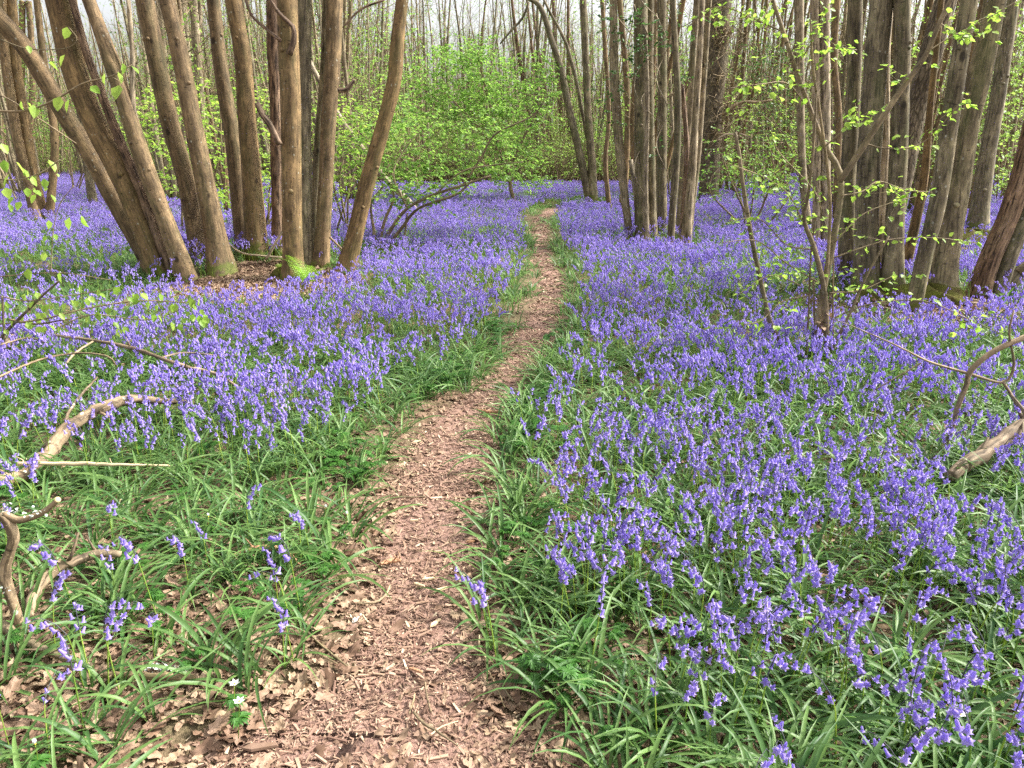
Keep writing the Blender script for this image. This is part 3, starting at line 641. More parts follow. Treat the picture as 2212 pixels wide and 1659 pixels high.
# ---- big chestnut coppice on the left
t1, g1 = root_at('chestnut_coppice', 540, 585, 'big coppiced chestnut on a mossy stool left of the path, brown stems fanning out', 'tree')
def Yg(px, py): return ground(px, py)[1]
C1 = [
 ([(-60, -40, 40), (-10, 30, 38), (60, 110, 37), (140, 250, 37), (195, 335, 37), (240, 420, 37), (300, 520, 40), (352, 600, 44)], Yg(352, 600) + .2, BARK_CH, .02, 1, 'far left'),
 ([(124, 0, 52), (165, 165, 50), (215, 285, 48), (272, 400, 47), (352, 592, 46)], Yg(352, 600), BARK_CH, .0, 1, ''),
 ([(156, 0, 15), (192, 132, 17), (240, 256, 19), (288, 372, 21), (340, 500, 23), (378, 590, 26)], Yg(380, 596) - .12, BARK_DEAD, .0, 0, 'dead reddish stem'),
 ([(190, 0, 28), (216, 68, 30), (240, 132, 34), (276, 240, 35), (308, 340, 36), (348, 452, 36), (410, 606, 42)], Yg(410, 606), BARK_CH, .0, 1, ''),
 ([(312, 0, 38), (340, 140, 38), (368, 272, 38), (400, 384, 36), (432, 560, 34)], Yg(432, 580) + .5, BARK_CH, .02, 2, ''),
 ([(360, 0, 34), (388, 120, 36), (420, 272, 38), (444, 400, 41), (464, 508, 46), (478, 585, 58)], Yg(478, 588), BARK_CH, .0, 2, ''),
 ([(460, 0, 28), (478, 152, 30), (500, 280, 33), (513, 400, 35), (528, 540, 38)], Yg(528, 560) + .4, BARK_CH, .02, 1, ''),
 ([(504, 0, 34), (522, 120, 36), (534, 260, 38), (546, 400, 41), (554, 545, 48)], Yg(554, 556), BARK_CH, .0, 1, ''),
 ([(590, 0, 28), (592, 160, 26), (596, 320, 24), (600, 540, 22)], Yg(600, 560) + .3, BARK_DEAD, .0, 0, 'bare dead stem'),
 ([(620, 0, 44), (622, 120, 44), (628, 240, 43), (631, 400, 42), (631, 590, 42)], Yg(631, 606), BARK_CH, .0, 3, ''),
 ([(656, 0, 32), (658, 160, 28), (661, 320, 25), (660, 570, 23)], Yg(660, 580) + .15, BARK_GREY, .0, 1, ''),
 ([(722, 0, 36), (718, 120, 34), (712, 240, 33), (704, 400, 31), (690, 565, 33)], Yg(690, 575), BARK_CH, .0, 2, ''),
 ([(704, 0, 18), (700, 150, 18), (690, 290, 18), (680, 440, 18), (674, 560, 20)], Yg(674, 570) + .25, BARK_GREY, .0, 0, ''),
 ([(868, 0, 27), (858, 80, 30), (850, 180, 31), (826, 280, 32), (798, 380, 33), (778, 460, 34), (738, 590, 40)], Yg(738, 592), BARK_CH, .0, 2, ''),
 ([(276, 0, 9), (286, 120, 10), (287, 215, 11), (290, 262, 13)], Yg(410, 606), BARK_PALE, .0, 0, 'pale'),
]
tips = []
for (tr, Yb, mt_, ly, kn, lb) in C1:
    o, p, r = trunk(t1, tr, Yb, mt_, ly, moss=.42 if tr[-1][2] > 44 else .2, knots=kn * 2, sides=20 if tr[0][2] > 20 else 12, ext=lb != 'pale', lobes=.25, rough=.12 if mt_ is BARK_DEAD else .035)
    tips.append((p, r))
    if lb == 'dead reddish stem': o['label'] = 'dead reddish flaking stem'
    if lb == 'bare dead stem': o['label'] = 'bare barkless dead stem'
# curved dark branches off the main stem
mb = MB()
for tr in ([(585, 0, 7), (600, 25, 7), (625, 50, 8), (634, 62, 9), (634, 90, 10), (624, 118, 13)], [(530, 0, 5), (545, 35, 5), (572, 60, 6), (606, 88, 7)], [(730, 196, 9), (750, 192, 9), (766, 172, 6)], [(555, 222, 11), (566, 246, 12), (582, 268, 13), (604, 312, 13)], [(740, 60, 3), (780, 20, 4), (830, 0, 4)]):
    P = [at(a, b, Yg(631, 606) - .15) for a, b, _ in tr]; R = [w_ / 2 * 9.9 * TX / 1106 for _, _, w_ in tr]; quick(mb, P, R, 14, 7, rough=.08)
mb.build('branch', BARK_DEAD, t1)
# mossy stool
def stool(parent, c, rx, ry, h, mtl=MOSS, name='stool'):
    mb = MB(); nu, nv = 40, 14; V = []
    for v in range(nv):
        f = v / (nv - 1); rad = math.cos(f * math.pi / 2) ** .7 if v < nv - 1 else 0.01
        for u in range(nu):
            a = u / nu * 2 * math.pi; b = 1 + .16 * math.sin(a * 3 + c[0]) + .12 * math.sin(a * 7 + 2 + f * 3) + .06 * math.sin(a * 13 + f * 9)
            V.append((c[0] + rx * rad * b * math.cos(a), c[1] + ry * rad * b * math.sin(a), c[2] - .1 + (h + .1) * math.sin(f * math.pi / 2) * (1 + .15 * math.sin(a * 5 + f * 6))))
    Q = [(v * nu + u, v * nu + (u + 1) % nu, (v + 1) * nu + (u + 1) % nu, (v + 1) * nu + u) for v in range(nv - 1) for u in range(nu)]
    mb.add(V, Q); return mb.build(name, mtl, parent)
g = ground(615, 603); stool(t1, (g[0], g[1] + .1, g[2]), .2, .14, .12)
g = ground(470, 585); stool(t1, (g[0], g[1] + .12, g[2]), .18, .16, .12)
settle(t1)

# ---- trees at the far left
def small_tree(name, label, base, tracks, mtl, group=None, moss=.2, top=9., knots=1, sides=12, cat='tree'):
    t, g_ = root_at(name, base[0], base[1], label, cat, group)
    out = []
    for tr in tracks:
        m_ = mtl
        if isinstance(tr, tuple): tr, m_ = tr
        out.append(trunk(t, tr, g_[1] + rng.uniform(-.1, .25), m_, moss=moss, knots=knots, sides=sides, top=top, name='stem', lobes=.15))
    return t, g_, out
tA, gA, _ = small_tree('chestnut_coppice', 'slim three stemmed chestnut rising from bluebells at the far left', (95, 478),
  [[(2, 0, 20), (8, 100, 20), (28, 240, 20), (56, 380, 20), (80, 476, 22)], [(22, 0, 22), (36, 150, 22), (52, 260, 22), (70, 370, 22), (96, 478, 24)], [(78, 0, 13), (94, 120, 14), (108, 220, 15), (118, 320, 16), (104, 468, 17)]], BARK_CH); settle(tA)
tA, gA, _ = small_tree('chestnut_tree', 'mossy footed single stem behind the leaning brown trunks on the left', (205, 455), [[(150, 100, 14), (180, 280, 18), (190, 360, 18), (196, 410, 18), (206, 456, 22)]], BARK_GREY, moss=.5); settle(tA)
tA, gA, _ = small_tree('chestnut_coppice', 'pair of slender stems at the left edge, part hidden behind closer ones', (20, 395), [[(-20, 0, 14), (-8, 200, 15), (14, 395, 16)], [(48, 0, 12), (46, 200, 13), (34, 395, 14)], [(62, 0, 12), (70, 180, 12), (60, 390, 12)]], BARK_CH); settle(tA)

# ---- leaning pair above the path
tA, gA, _ = small_tree('chestnut_coppice', 'two pale stems right of the path, one arching over to the left', (1281, 444),
  [[(1090, -18, 9), (1140, -4, 9), (1165, 12, 11), (1180, 48, 13), (1187, 75, 13), (1212, 150, 15), (1232, 250, 16), (1252, 333, 17), (1278, 440, 19)], [(1260, 0, 15), (1265, 133, 16), (1270, 233, 16), (1277, 333, 17), (1282, 442, 22)]], BARK_GREY, moss=.7)
mb = MB()
for tr in ([(1143, 5, 5), (1128, 40, 5), (1105, 65, 5), (1080, 95, 3)], [(1175, 0, 5), (1195, 40, 6), (1220, 85, 7), (1236, 140, 8), (1250, 200, 8), (1268, 300, 7)]):
    quick(mb, [at(a, b, gA[1] + .2) for a, b, _ in tr], [w_ / 2 * 22 * TX / 1106 for _, _, w_ in tr], 10, 6)
mb.build('branch', BARK_GREY, tA); settle(tA)
tA, gA, _ = small_tree('chestnut_coppice', 'orange brown thin stem with a kink just right of the arching pair', (1318, 458), [[(1300, 0, 9), (1312, 167, 9), (1314, 267, 9), (1308, 350, 10), (1318, 458, 11)], [(1338, -10, 12), (1350, 133, 13), (1356, 260, 13), (1350, 390, 14), (1340, 452, 15)]], BARK_CH); settle(tA)
tA, gA, _ = small_tree('chestnut_coppice', 'dark straight stems behind the path bend', (1178, 394), [[(1136, 200, 10), (1150, 280, 11), (1178, 394, 12)], [(1160, 180, 7), (1176, 300, 8), (1188, 394, 9)], [(1170, 150, 7), (1190, 280, 8), (1195, 396, 9)], [(1206, 180, 9), (1213, 280, 9), (1212, 398, 10)], [(1230, 200, 10), (1232, 300, 11), (1232, 396, 13)]], BARK_DEAD, top=11); settle(tA)

# ---- centre right coppice
tC, gC = root_at('chestnut_coppice', 1430, 530, 'crowded coppice of straight stems right of the path with honeysuckle and a split pale pole', 'tree')
C2 = [([(1324, 0, 16), (1328, 160, 20), (1338, 320, 20), (1348, 420, 18), (1366, 528, 15)], 1366, 526, BARK_BG), ([(1384, 0, 30), (1384, 160, 30), (1385, 320, 29), (1388, 524, 32)], 1388, 526, BARK_GREY),
 ([(1394, 60, 7), (1397, 200, 10), (1395, 400, 12), (1397, 530, 13)], 1397, 533, BARK_PALE), ([(1404, 0, 16), (1404, 200, 18), (1406, 400, 20), (1410, 515, 24)], 1410, 518, BARK_GREY),
 ([(1430, 0, 20), (1430, 200, 20), (1430, 360, 22), (1428, 508, 25)], 1428, 510, BARK_GREY), ([(1454, 0, 13), (1460, 120, 14), (1464, 240, 15), (1460, 360, 16), (1448, 540, 16)], 1448, 542, BARK_GREY),
 ([(1506, 0, 15), (1498, 120, 16), (1490, 240, 17), (1476, 380, 17), (1468, 515, 18)], 1468, 516, BARK_BG), ([(1516, 0, 12), (1510, 140, 13), (1500, 300, 16), (1488, 440, 20), (1478, 540, 22)], 1478, 538, BARK_PALE),
 ([(1532, 0, 11), (1522, 160, 12), (1508, 320, 14), (1494, 440, 16), (1484, 534, 17)], 1484, 534, BARK_BG), ([(1362, 345, 9), (1372, 420, 10), (1384, 500, 12)], 1384, 500, BARK_PALE), ([(1472, 180, 10), (1480, 260, 11), (1484, 350, 11), (1470, 520, 11)], 1470, 530, BARK_DEAD)]
for (tr, a, b, m_) in C2: trunk(tC, tr, Yg(a, b), m_, moss=.25, knots=1, sides=14, rough=.1 if m_ in (BARK_PALE, BARK_DEAD) else .03, lobes=.15, ext=tr[0][1] < 20)
g = ground(1425, 530); stool(tC, (g[0], g[1] + .15, g[2]), .4, .3, .06)
mt, ml = MB(), MB()
for (a, b, n_) in ((1384, 40, 10), (1384, 120, 8), (1330, 60, 10), (1345, 150, 6), (1430, 60, 8), (1420, 100, 8), (1380, 90, 7), (1345, 250, 4), (1485, 165, 4), (1420, 320, 3), (1310, 40, 7), (1310, 200, 6), (1500, 40, 4)):
    foliage_blob(mt, ml, [(a, b, 22, 34, gC[1] - .15, .25, n_)], .05, 9, .22)
mt.build('twig', BARK_TWIG, tC); ml.build('foliage', LEAF_DARK, tC)
mb = MB()
for (cx, y0a, y1a, wr) in ((1386, 10, 500, 16), (1430, 30, 420, 12), (1405, 0, 300, 20)):
    n_ = 60; tt = np.linspace(0, 1, n_); P = np.array([at(cx + wr * math.sin(q * 17), y1a + (y0a - y1a) * q, gC[1] + .12 * math.cos(q * 17)) for q in tt]); tube(mb, P, np.full(n_, .007), 5)
mb.build('vine', BARK_PALE, tC); settle(tC)

# ---- oak behind
tO, gO, _ = small_tree('oak_tree', 'thick rugged oak with deeply furrowed bark and burrs behind the right hand coppice', (1532, 440), [[(1560, -10, 44), (1548, 140, 44), (1540, 220, 42), (1536, 300, 40), (1530, 442, 42)]], BARK_OAK, moss=.8, sides=26, top=12)
mb = MB(); mt = MB(); ml = MB()
for (a, b, n_, sp) in ((1560, 80, 60, 50), (1575, 235, 70, 60), (1545, 290, 40, 40), (1560, 170, 30, 40)):
    for _ in range(n_):
        p = at(a + rng.normal(0, 12), b + rng.normal(0, 14), gO[1] - .35); d = rng.normal(0, 1, 3); L = rng.uniform(.2, .2 + sp / 60)
        q = [p, p + d * L * .3, p + d * L * .5 + rng.normal(0, .12, 3), p + d * L * .7 + rng.normal(0, .15, 3)]; quick(mb, q, [.012, .008, .006, .003], 6, 4)
for (tr) in ([(1560, 248, 9), (1600, 222, 7), (1640, 221, 7), (1668, 216, 5)], [(1548, 290, 6), (1580, 290, 5), (1605, 298, 4)]): quick(mb, [at(a, b, gO[1] - .5) for a, b, _ in tr], [w_ / 2 * 21.5 * TX / 1106 for _, _, w_ in tr], 10, 6)
mb.build('branch', BARK_TWIG, tO); settle(tO)

# ---- big right coppice
tR, gR = root_at('chestnut_coppice', 1920, 640, 'massive grey brown coppice of thick upright stems on the right, mossy at its foot', 'tree')
C3 = [([(1847, 0, 30), (1842, 200, 30), (1833, 400, 32), (1832, 612, 38)], 1832, 618, BARK_GREY, 1.25), ([(1905, 0, 48), (1890, 150, 48), (1879, 300, 48), (1872, 475, 47), (1874, 620, 56)], 1874, 632, BARK_GREY, 1.3),
 ([(1925, -10, 18), (1914, 120, 20), (1908, 300, 22), (1902, 450, 22), (1902, 590, 24)], 1902, 612, BARK_PALE, 1.2), ([(1949, 0, 34), (1949, 125, 35), (1942, 300, 36), (1933, 450, 38), (1930, 625, 44)], 1930, 636, BARK_GREY, 1.25),
 ([(2020, 130, 13), (2010, 230, 14), (2004, 320, 16), (1995, 400, 18), (1975, 490, 20), (1948, 590, 24)], 1948, 610, BARK_CH, 1.), ([(2094, 0, 34), (2069, 150, 36), (2049, 275, 36), (2028, 425, 35), (1999, 545, 32), (1972, 668, 30)], 1972, 672, BARK_GREY, 1.1),
 ([(2150, 0, 44), (2120, 150, 48), (2089, 275, 48), (2064, 425, 49), (2042, 540, 54), (2030, 632, 62)], 2030, 640, BARK_GREY, 1.4), ([(2128, 0, 18), (2104, 120, 20), (2074, 300, 20), (2050, 420, 20), (2020, 600, 22)], 2020, 615, BARK_CH, 1.)]
for (tr, a, b, m_, fl_) in C3: trunk(tR, tr, Yg(a, b), m_, moss=.4, knots=2, sides=20, flare=fl_, lobes=.3, rough=.04)
for (a, b, r1, r2, h) in ((1850, 622, .3, .25, .1), (1905, 645, .4, .25, .08), (2010, 650, .42, .3, .14)):
    g = ground(a, b); stool(tR, (g[0], g[1] + .1, g[2]), r1, r2, h)
settle(tR)
tA, gA, _ = small_tree('oak_tree', 'leaning furrowed trunk seen behind the thick right hand coppice', (1918, 590), [[(2046, -10, 44), (2010, 120, 46), (1980, 240, 44), (1960, 330, 42), (1930, 470, 40), (1912, 560, 42)]], BARK_OAK, top=10, sides=22); settle(tA)
tA, gA, _ = small_tree('chestnut_tree', 'grey stem with a bulging mossy foot behind the right hand coppice', (2108, 522), [[(2186, 0, 30), (2164, 150, 30), (2139, 300, 32), (2120, 430, 36), (2108, 520, 52)]], BARK_GREY, moss=.9, knots=3)
g = ground(2104, 528); stool(tA, (g[0], g[1] + .1, g[2]), .55, .4, .22); settle(tA)
tA, gA, _ = small_tree('chestnut_coppice', 'reddish and dark stems leaning right at the right edge of the wood', (2130, 648), [([(2262, 140, 46), (2238, 260, 46), (2206, 380, 44), (2172, 480, 42), (2135, 570, 42), (2110, 645, 46)], BARK_DEAD), [(2300, 300, 40), (2225, 450, 38), (2180, 550, 36), (2142, 655, 36)], [(2300, 520, 30), (2212, 584, 28), (2178, 622, 26), (2150, 664, 26)]], BARK_GREY, knots=1, sides=18); settle(tA)
for (bx, tops, lab, m_) in (((1745, 520), [[(1726, 0, 20), (1728, 200, 18), (1732, 330, 16), (1745, 470, 17)]], 'pale speckled pole left of the thick right hand stems', BARK_BG), ((1762, 560), [[(1760, 0, 18), (1762, 200, 18), (1764, 400, 16), (1764, 555, 18)], [(1780, 0, 22), (1784, 200, 20), (1782, 420, 20), (1788, 556, 22)]], 'two barkless tan stems behind the hazel sapling', BARK_PALE), ((1808, 500), [[(1808, 0, 16), (1802, 130, 14), (1812, 280, 13), (1806, 490, 14)]], 'thin brown stem between hazel sapling and thick coppice', BARK_CH),
                         ((2090, 480), [[(2190, 40, 16), (2160, 180, 16), (2110, 400, 18), (2095, 480, 20)]], 'slender stem in the gap of the right hand coppice', BARK_CH)):
    tA, gA, _ = small_tree('chestnut_tree', lab, bx, tops, m_, knots=1, sides=14); settle(tA)

# ---- hazel sapling on the right
def traced(mb, tr, Y, rough=.04, n=None, sides=8, dY=0.):
    P = []; R = []
    for i_, (a, b, w_) in enumerate(tr):
        YY = Y(i_) if callable(Y) else Y + dY * i_; p = at(a, b, YY); P.append(p); R.append(w_ / 2 * ((p - [0, 0, CH]) @ FW) * TX / 1106)
    p, r = spline(P, R, n or max(8, len(P) * 4)); tube(mb, p, r, sides, rough=rough); return p
tH, gH = root_at('hazel_sapling', 1765, 782, 'young forked hazel with thin stems and fresh lime green leaves in bluebells on the right', 'sapling')
YH = gH[1]; HP = []
for tr in ([(1755, 792, 17), (1779, 625, 15), (1799, 525, 15), (1816, 388, 15), (1779, 310, 12), (1744, 220, 11), (1719, 150, 10), (1669, 0, 9), (1640, -80, 8)],
           [(1814, 392, 14), (1869, 310, 14), (1939, 205, 13), (1999, 120, 12), (2029, 50, 11), (2054, 0, 10), (2080, -60, 9)],
           [(1758, 790, 9), (1775, 700, 9), (1792, 500, 7), (1790, 390, 7), (1772, 250, 6), (1757, 150, 6), (1750, 40, 4)],
           [(1786, 780, 13), (1782, 640, 12), (1760, 540, 11), (1737, 475, 9), (1746, 420, 7), (1757, 320, 6), (1764, 200, 4)],
           [(1742, 780, 5), (1748, 640, 4), (1752, 545, 4), (1762, 470, 4)], [(1800, 760, 5), (1799, 640, 4), (1800, 560, 4), (1790, 480, 3)], [(1768, 790, 6), (1760, 700, 5), (1757, 600, 5)],
           [(1787, 770, 8), (1830, 690, 7), (1870, 600, 5), (1920, 510, 4)]):
    mb = MB(); HP.append(traced(mb, tr, YH + rng.uniform(-.08, .08))); mb.build('stem', BARK_TWIG, tH)
mt, ml = MB(), MB()
HT = [[(1816, 420), (1860, 410), (1900, 395), (1960, 400), (2010, 410)], [(1775, 600), (1700, 560), (1640, 530), (1560, 520)], [(1737, 475), (1700, 420), (1640, 380), (1560, 350)], [(1800, 560), (1870, 540), (1950, 520), (2040, 522), (2120, 540)],
      [(1790, 690), (1880, 660), (1990, 655), (2090, 700), (2160, 720)], [(1744, 220), (1700, 180), (1640, 170), (1580, 190)], [(1757, 150), (1800, 110), (1850, 100)], [(1869, 310), (1920, 320), (1990, 300), (2060, 240), (2090, 200)], [(1720, 150), (1760, 60), (1790, 0)],
      [(1760, 540), (1700, 520), (1640, 470), (1580, 480)], [(1797, 520), (1860, 470), (1920, 440), (1975, 430)], [(1779, 310), (1830, 260), (1850, 220)], [(1669, 0), (1640, 40), (1600, 30)], [(1800, 640), (1860, 630), (1930, 600)], [(1735, 620), (1690, 600), (1640, 600), (1590, 640)],
      [(1999, 120), (2060, 80), (2130, 40), (2200, 0)], [(2029, 50), (2080, 70), (2140, 60)], [(1680, 50), (1560, 20), (1480, 60)], [(1750, 640), (1690, 660), (1640, 690), (1600, 700)], [(1780, 470), (1740, 400), (1690, 340), (1660, 300)]]
for tw in HT:
    YY = YH + rng.uniform(-.5, .35); L_ = len(tw)
    P = traced(mt, [(a + rng.normal(0, 5), b + rng.normal(0, 6), 3.4 - 2.2 * i_ / L_) for i_, (a, b) in enumerate(tw)], lambda i_: YH + (YY - YH) * i_ / (L_ - 1), sides=5, n=24)
    k_ = rng.integers(2, 24, 24); D = nrm(np.gradient(P, axis=0))[k_] * .5 + rng.normal(0, .5, (24, 3)); leaves(ml, P[k_] + rng.normal(0, .02, (24, 3)), D, rng.uniform(.024, .05, 24), droop=.9)
    for _ in range(5): i_ = rng.integers(4, 22); spray(mt, ml, P[i_], np.array([rng.normal(), rng.normal() * .6, rng.normal() * .3]), rng.uniform(.12, .3), .045, 5, .002)
for P in HP[:6]:
    for _ in range(4): i_ = rng.integers(len(P) // 3, len(P)); spray(mt, ml, P[i_], np.array([rng.normal(), rng.normal() * .6, .3 + rng.normal() * .3]), rng.uniform(.15, .35), .045, 6, .002)
mt.build('twig', BARK_TWIG, tH); ml.build('foliage', LEAF_HAZEL, tH)
g = at(1785, 705, YH - .06); mb = MB()
for _ in range(14):
    mb2 = dead = rng.normal(0, 1, (14, 3)); 
leaves(mb, g + rng.normal(0, 1, (16, 3)) * [.03, .02, .06], rng.normal(0, 1, (16, 3)), rng.uniform(.05, .09, 16)); mb.build('withered_leaf', DEADLEAF, tH); settle(tH)

# dead leaning pole left of the sapling
tP, gP = root_at('dead_pole', 1708, 784, 'single thin dead pole bending down to the left of the hazel sapling', 'pole')
mb = MB(); traced(mb, [(1588, 286, 7), (1598, 340, 8), (1605, 400, 9), (1625, 520, 10), (1650, 640, 10), (1665, 700, 11), (1690, 745, 12), (1710, 788, 12)], gP[1], rough=.1); mb.build('stem', BARK_TWIG, tP)
mb = MB(); traced(mb, [(1590, 292, 4), (1570, 290, 4), (1550, 300, 3)], gP[1]); traced(mb, [(1592, 300, 4), (1600, 290, 3), (1612, 293, 2)], gP[1]); mb.build('branch', BARK_PALE, tP); settle(tP)

# ---- foreground hazel twigs on the left
def leafy_twig(label, tracks, Y, lv, size=.055, group=None, name='hazel_branch', mtl=BARK_TWIG):
    p0 = at(*tracks[0][0][:2], Y); t = thing(name, p0, label, 'branch', group); mt, ml = MB(), MB()
    for tr in tracks: mt = MB(); traced(mt, tr, Y, sides=6, n=24); mt.build('twig', mtl, t)
    for l in lv:
        m = MB(); C = at(l[0], l[1], Y + rng.uniform(-.05, .05)); leaves(m, C[None], np.array([[rng.normal() * .6, -.2, -.8 + rng.normal() * .3]]), np.array([(l[2] if len(l) > 2 else size) * rng.uniform(.62, .95)]), droop=.5); m.build('leaf', LEAF_HAZEL, t)
    settle(t); return t
leafy_twig('near hazel twig crossing the leaning trunks at upper left with toothed lime leaves', [[(-40, 232, 5), (0, 240, 5), (60, 238, 4.5), (120, 215, 4), (180, 180, 3.5), (240, 165, 3), (285, 140, 2)], [(-40, 190, 3), (20, 215, 3), (90, 260, 3), (165, 310, 2)], [(0, 85, 3), (60, 105, 2.5), (140, 105, 2), (166, 85, 1.5), (150, 60, 1.5)], [(240, 165, 2), (262, 180, 2), (256, 196, 1.5)]],
           2.6, [(130, 208, .06), (60, 222, .05), (72, 226, .05), (226, 158, .055), (255, 155, .055), (258, 184, .055), (283, 142, .05), (150, 215, .05), (195, 186, .045), (140, 118, .045), (105, 135, .05), (265, 136, .05), (145, 58, .04), (60, 98, .035), (45, 218, .04)])
leafy_twig('near hazel twig hanging at the left edge above the bluebells with drooping leaves', [[(-30, 385, 4), (40, 388, 3.5), (90, 372, 3), (130, 345, 2.5)], [(-20, 330, 4), (10, 380, 3.5), (35, 430, 3)], [(110, 590, 2.5), (115, 500, 2.2), (130, 440, 2), (160, 400, 1.5)], [(-20, 600, 2.5), (60, 592, 2), (140, 590, 2), (240, 605, 1.5)]],
           2.7, [(20, 375, .065), (35, 350, .06), (8, 345, .06), (48, 362, .05), (70, 380, .055), (105, 345, .055), (95, 385, .05), (58, 405, .05), (110, 420, .045), (12, 405, .055), (78, 420, .045), (30, 425, .045), (2, 310, .05), (150, 470, .05), (175, 465, .05), (105, 475, .05), (98, 545, .05), (130, 585, .05), (60, 580, .045), (20, 440, .045), (45, 435, .045), (100, 510, .035), (118, 505, .035), (72, 410, .045)])
tl = [(40 + random.random() * 400, 615 + random.random() * 95, .072) for _ in range(68)] + [(random.random() * 170, 640 + random.random() * 150, .065) for _ in range(30)] + [(random.random() * 130, 360 + random.random() * 60, .045) for _ in range(6)]
leafy_twig('low spreading hazel twigs with many lime leaves over fallen branches on the left', [[(-20, 760, 7), (15, 715, 7), (60, 670, 6), (90, 640, 5), (130, 605, 4)], [(0, 700, 4), (90, 690, 4), (180, 668, 3), (300, 650, 3), (420, 655, 2)], [(20, 690, 5), (80, 700, 4), (150, 690, 3), (152, 710, 2)], [(0, 640, 3), (60, 650, 3), (140, 640, 2), (240, 625, 2)], [(120, 710, 3), (200, 680, 3), (330, 690, 2), (440, 640, 1.5)], [(5, 640, 5), (8, 700, 5), (12, 760, 5)]], 5.3, tl, .055)

# ---- fallen wood
def stubs(mb, p, r):
    if r.max() < .008: return
    for _ in range(5):
        i = rng.integers(1, len(p) - 1); d = nrm(rng.normal(0, 1, 3) + [0, 0, .5]); L = r[i] * rng.uniform(1.6, 4.5)
        tube(mb, np.array([p[i], p[i] + d * (r[i] + L * .3), p[i] + d * (r[i] + L) + rng.normal(0, .2, 3) * L]), np.array([r[i] * .4, r[i] * .3, r[i] * .16]), 6)
def fallen(label, tracks, mtl, name='fallen_branch', lift=.02, cat='branch', caps=None, rough=.13, group=None, sides=12, ends=False):
    """tracks lie on the ground (py read at the ground) unless a fourth value gives the height"""
    P0 = None; objs = []
    for tr in tracks:
        P = []; R = []
        for q in tr:
            h = q[3] if len(q) > 3 else lift; g_ = ground(q[0], q[1])
            if h > lift:
                d = ray(q[0], q[1]); tt = (g_[2] + h - CH) / d[2]; g_ = np.array([0, 0, CH]) + d * tt; P.append(g_)
            else: P.append(g_ + [0, 0, lift])
            R.append(q[2] * .43 * ((P[-1] - [0, 0, CH]) @ FW) * TX / 1106)
        objs.append((P, R)); P0 = P0 if P0 is not None else P[0]
    if len(objs) == 1:
        mb = MB(); p, r = spline(np.array(objs[0][0]) - P0, objs[0][1], max(8, len(objs[0][0]) * 6)); p = p + np.r_[rng.normal(0, 1, p.shape) * r[:, None] * .12]; tube(mb, p, r, sides, rough=rough); stubs(mb, p, r); o = mb.build(name, mtl); o.location = P0
        return tag(o, label, cat, group)
    t = thing(name, P0, label, cat, group)
    for k, (P, R) in enumerate(objs):
        mb = MB(); p, r = spline(np.array(P) - P0, R, max(8, len(P) * 6)); p = p + np.r_[rng.normal(0, 1, p.shape) * r[:, None] * .12]; tube(mb, p, r, sides, rough=rough); stubs(mb, p, r); mb.build('limb' if k == 0 else 'side_branch', mtl, t)
    return t
fallen('thick pale fallen limb curving up from the left edge through the bluebells', [[(-60, 1055, 34, .1), (0, 1040, 34, .1), (60, 1020, 36, .1), (110, 975, 34, .13), (143, 930, 32, .17), (187, 898, 30, .2), (240, 874, 27, .22), (293, 861, 22, .22), (353, 866, 17, .19), (420, 868, 11, .15)], [(150, 925, 9, .17), (145, 900, 8, .2), (170, 860, 7, .24), (210, 815, 5, .28)]], BARK_LIMB, 'fallen_limb')
fallen('straight splintered pale stick lying across the thick fallen limb', [[(40, 1003, 13, .16), (53, 1001, 9, .16), (167, 1002, 10, .15), (270, 1004, 7, .14), (367, 1006, 5, .12)]], PALEWOOD, 'splintered_stick', cat='stick')
fallen('long crooked pale branch lying among bluebells with a lichen covered end', [[(97, 721, 6, .3), (200, 735, 8, .28), (283, 751, 10, .26), (350, 775, 9, .25), (400, 791, 10, .22), (467, 808, 9, .2), (513, 835, 6, .15)], [(200, 738, 5, .28), (160, 765, 5, .25), (140, 790, 4, .2)], [(350, 772, 5, .25), (400, 762, 5, .25), (470, 768, 4, .2), (512, 768, 4, .18)]], BARK_LIMB)
fallen('thin pale branch arching below the crooked one at the left edge', [[(-10, 818, 6, .25), (83, 778, 5, .28), (167, 763, 5, .28), (233, 770, 4, .28), (250, 790, 3, .2)], [(97, 740, 4, .28), (60, 730, 4, .28), (0, 745, 4, .26)]], BARK_LIMB)
fallen('broken knobbly end of a log poking in at the left edge', [[(-40, 760, 20, .1), (0, 752, 22, .14), (22, 738, 22, .18), (30, 722, 16, .2)]], BARK_LIMB, 'log', cat='log')
# upright broken stub at the lower left
P0 = ground(46, 1375); Ys = P0[1]; t = thing('broken_stub', P0, 'knobbly upright broken branch with a lichened side arm at the lower left edge', 'branch'); mb = MB()
traced(mb, [(42, 1385, 22), (42, 1350, 19), (24, 1292, 22), (10, 1238, 26), (22, 1190, 20), (30, 1160, 22), (18, 1125, 24), (0, 1112, 20)], Ys, rough=.12, sides=14); mb.build('limb', BARK_LIMB, t)
mb = MB(); traced(mb, [(8, 1112, 18), (43, 1124, 15), (87, 1110, 13), (112, 1092, 11), (123, 1081, 10)], Ys, rough=.12, sides=12); traced(mb, [(20, 1240, 14), (-5, 1240, 14), (-30, 1215, 12)], Ys); mb.build('side_arm', BARK_LIMB, t)
q = at(124, 1080, Ys); mb = MB(); tube(mb, np.array([q, q + [.004, -.002, .003]]), np.array([.0105, .009]), 10); mb.build('cut_end', CUTWOOD, t)
mb = MB(); C = np.array([at(a + rng.normal(0, 9), b + rng.normal(0, 5), Ys - .02) for a, b in ((15, 1098), (30, 1105), (60, 1112), (5, 1105), (80, 1100), (10, 1270)) for _ in range(9)]); leaves(mb, C, rng.normal(0, 1, (len(C), 3)), rng.uniform(.006, .013, len(C))); mb.build('lichen', LICHEN, t); settle(t)
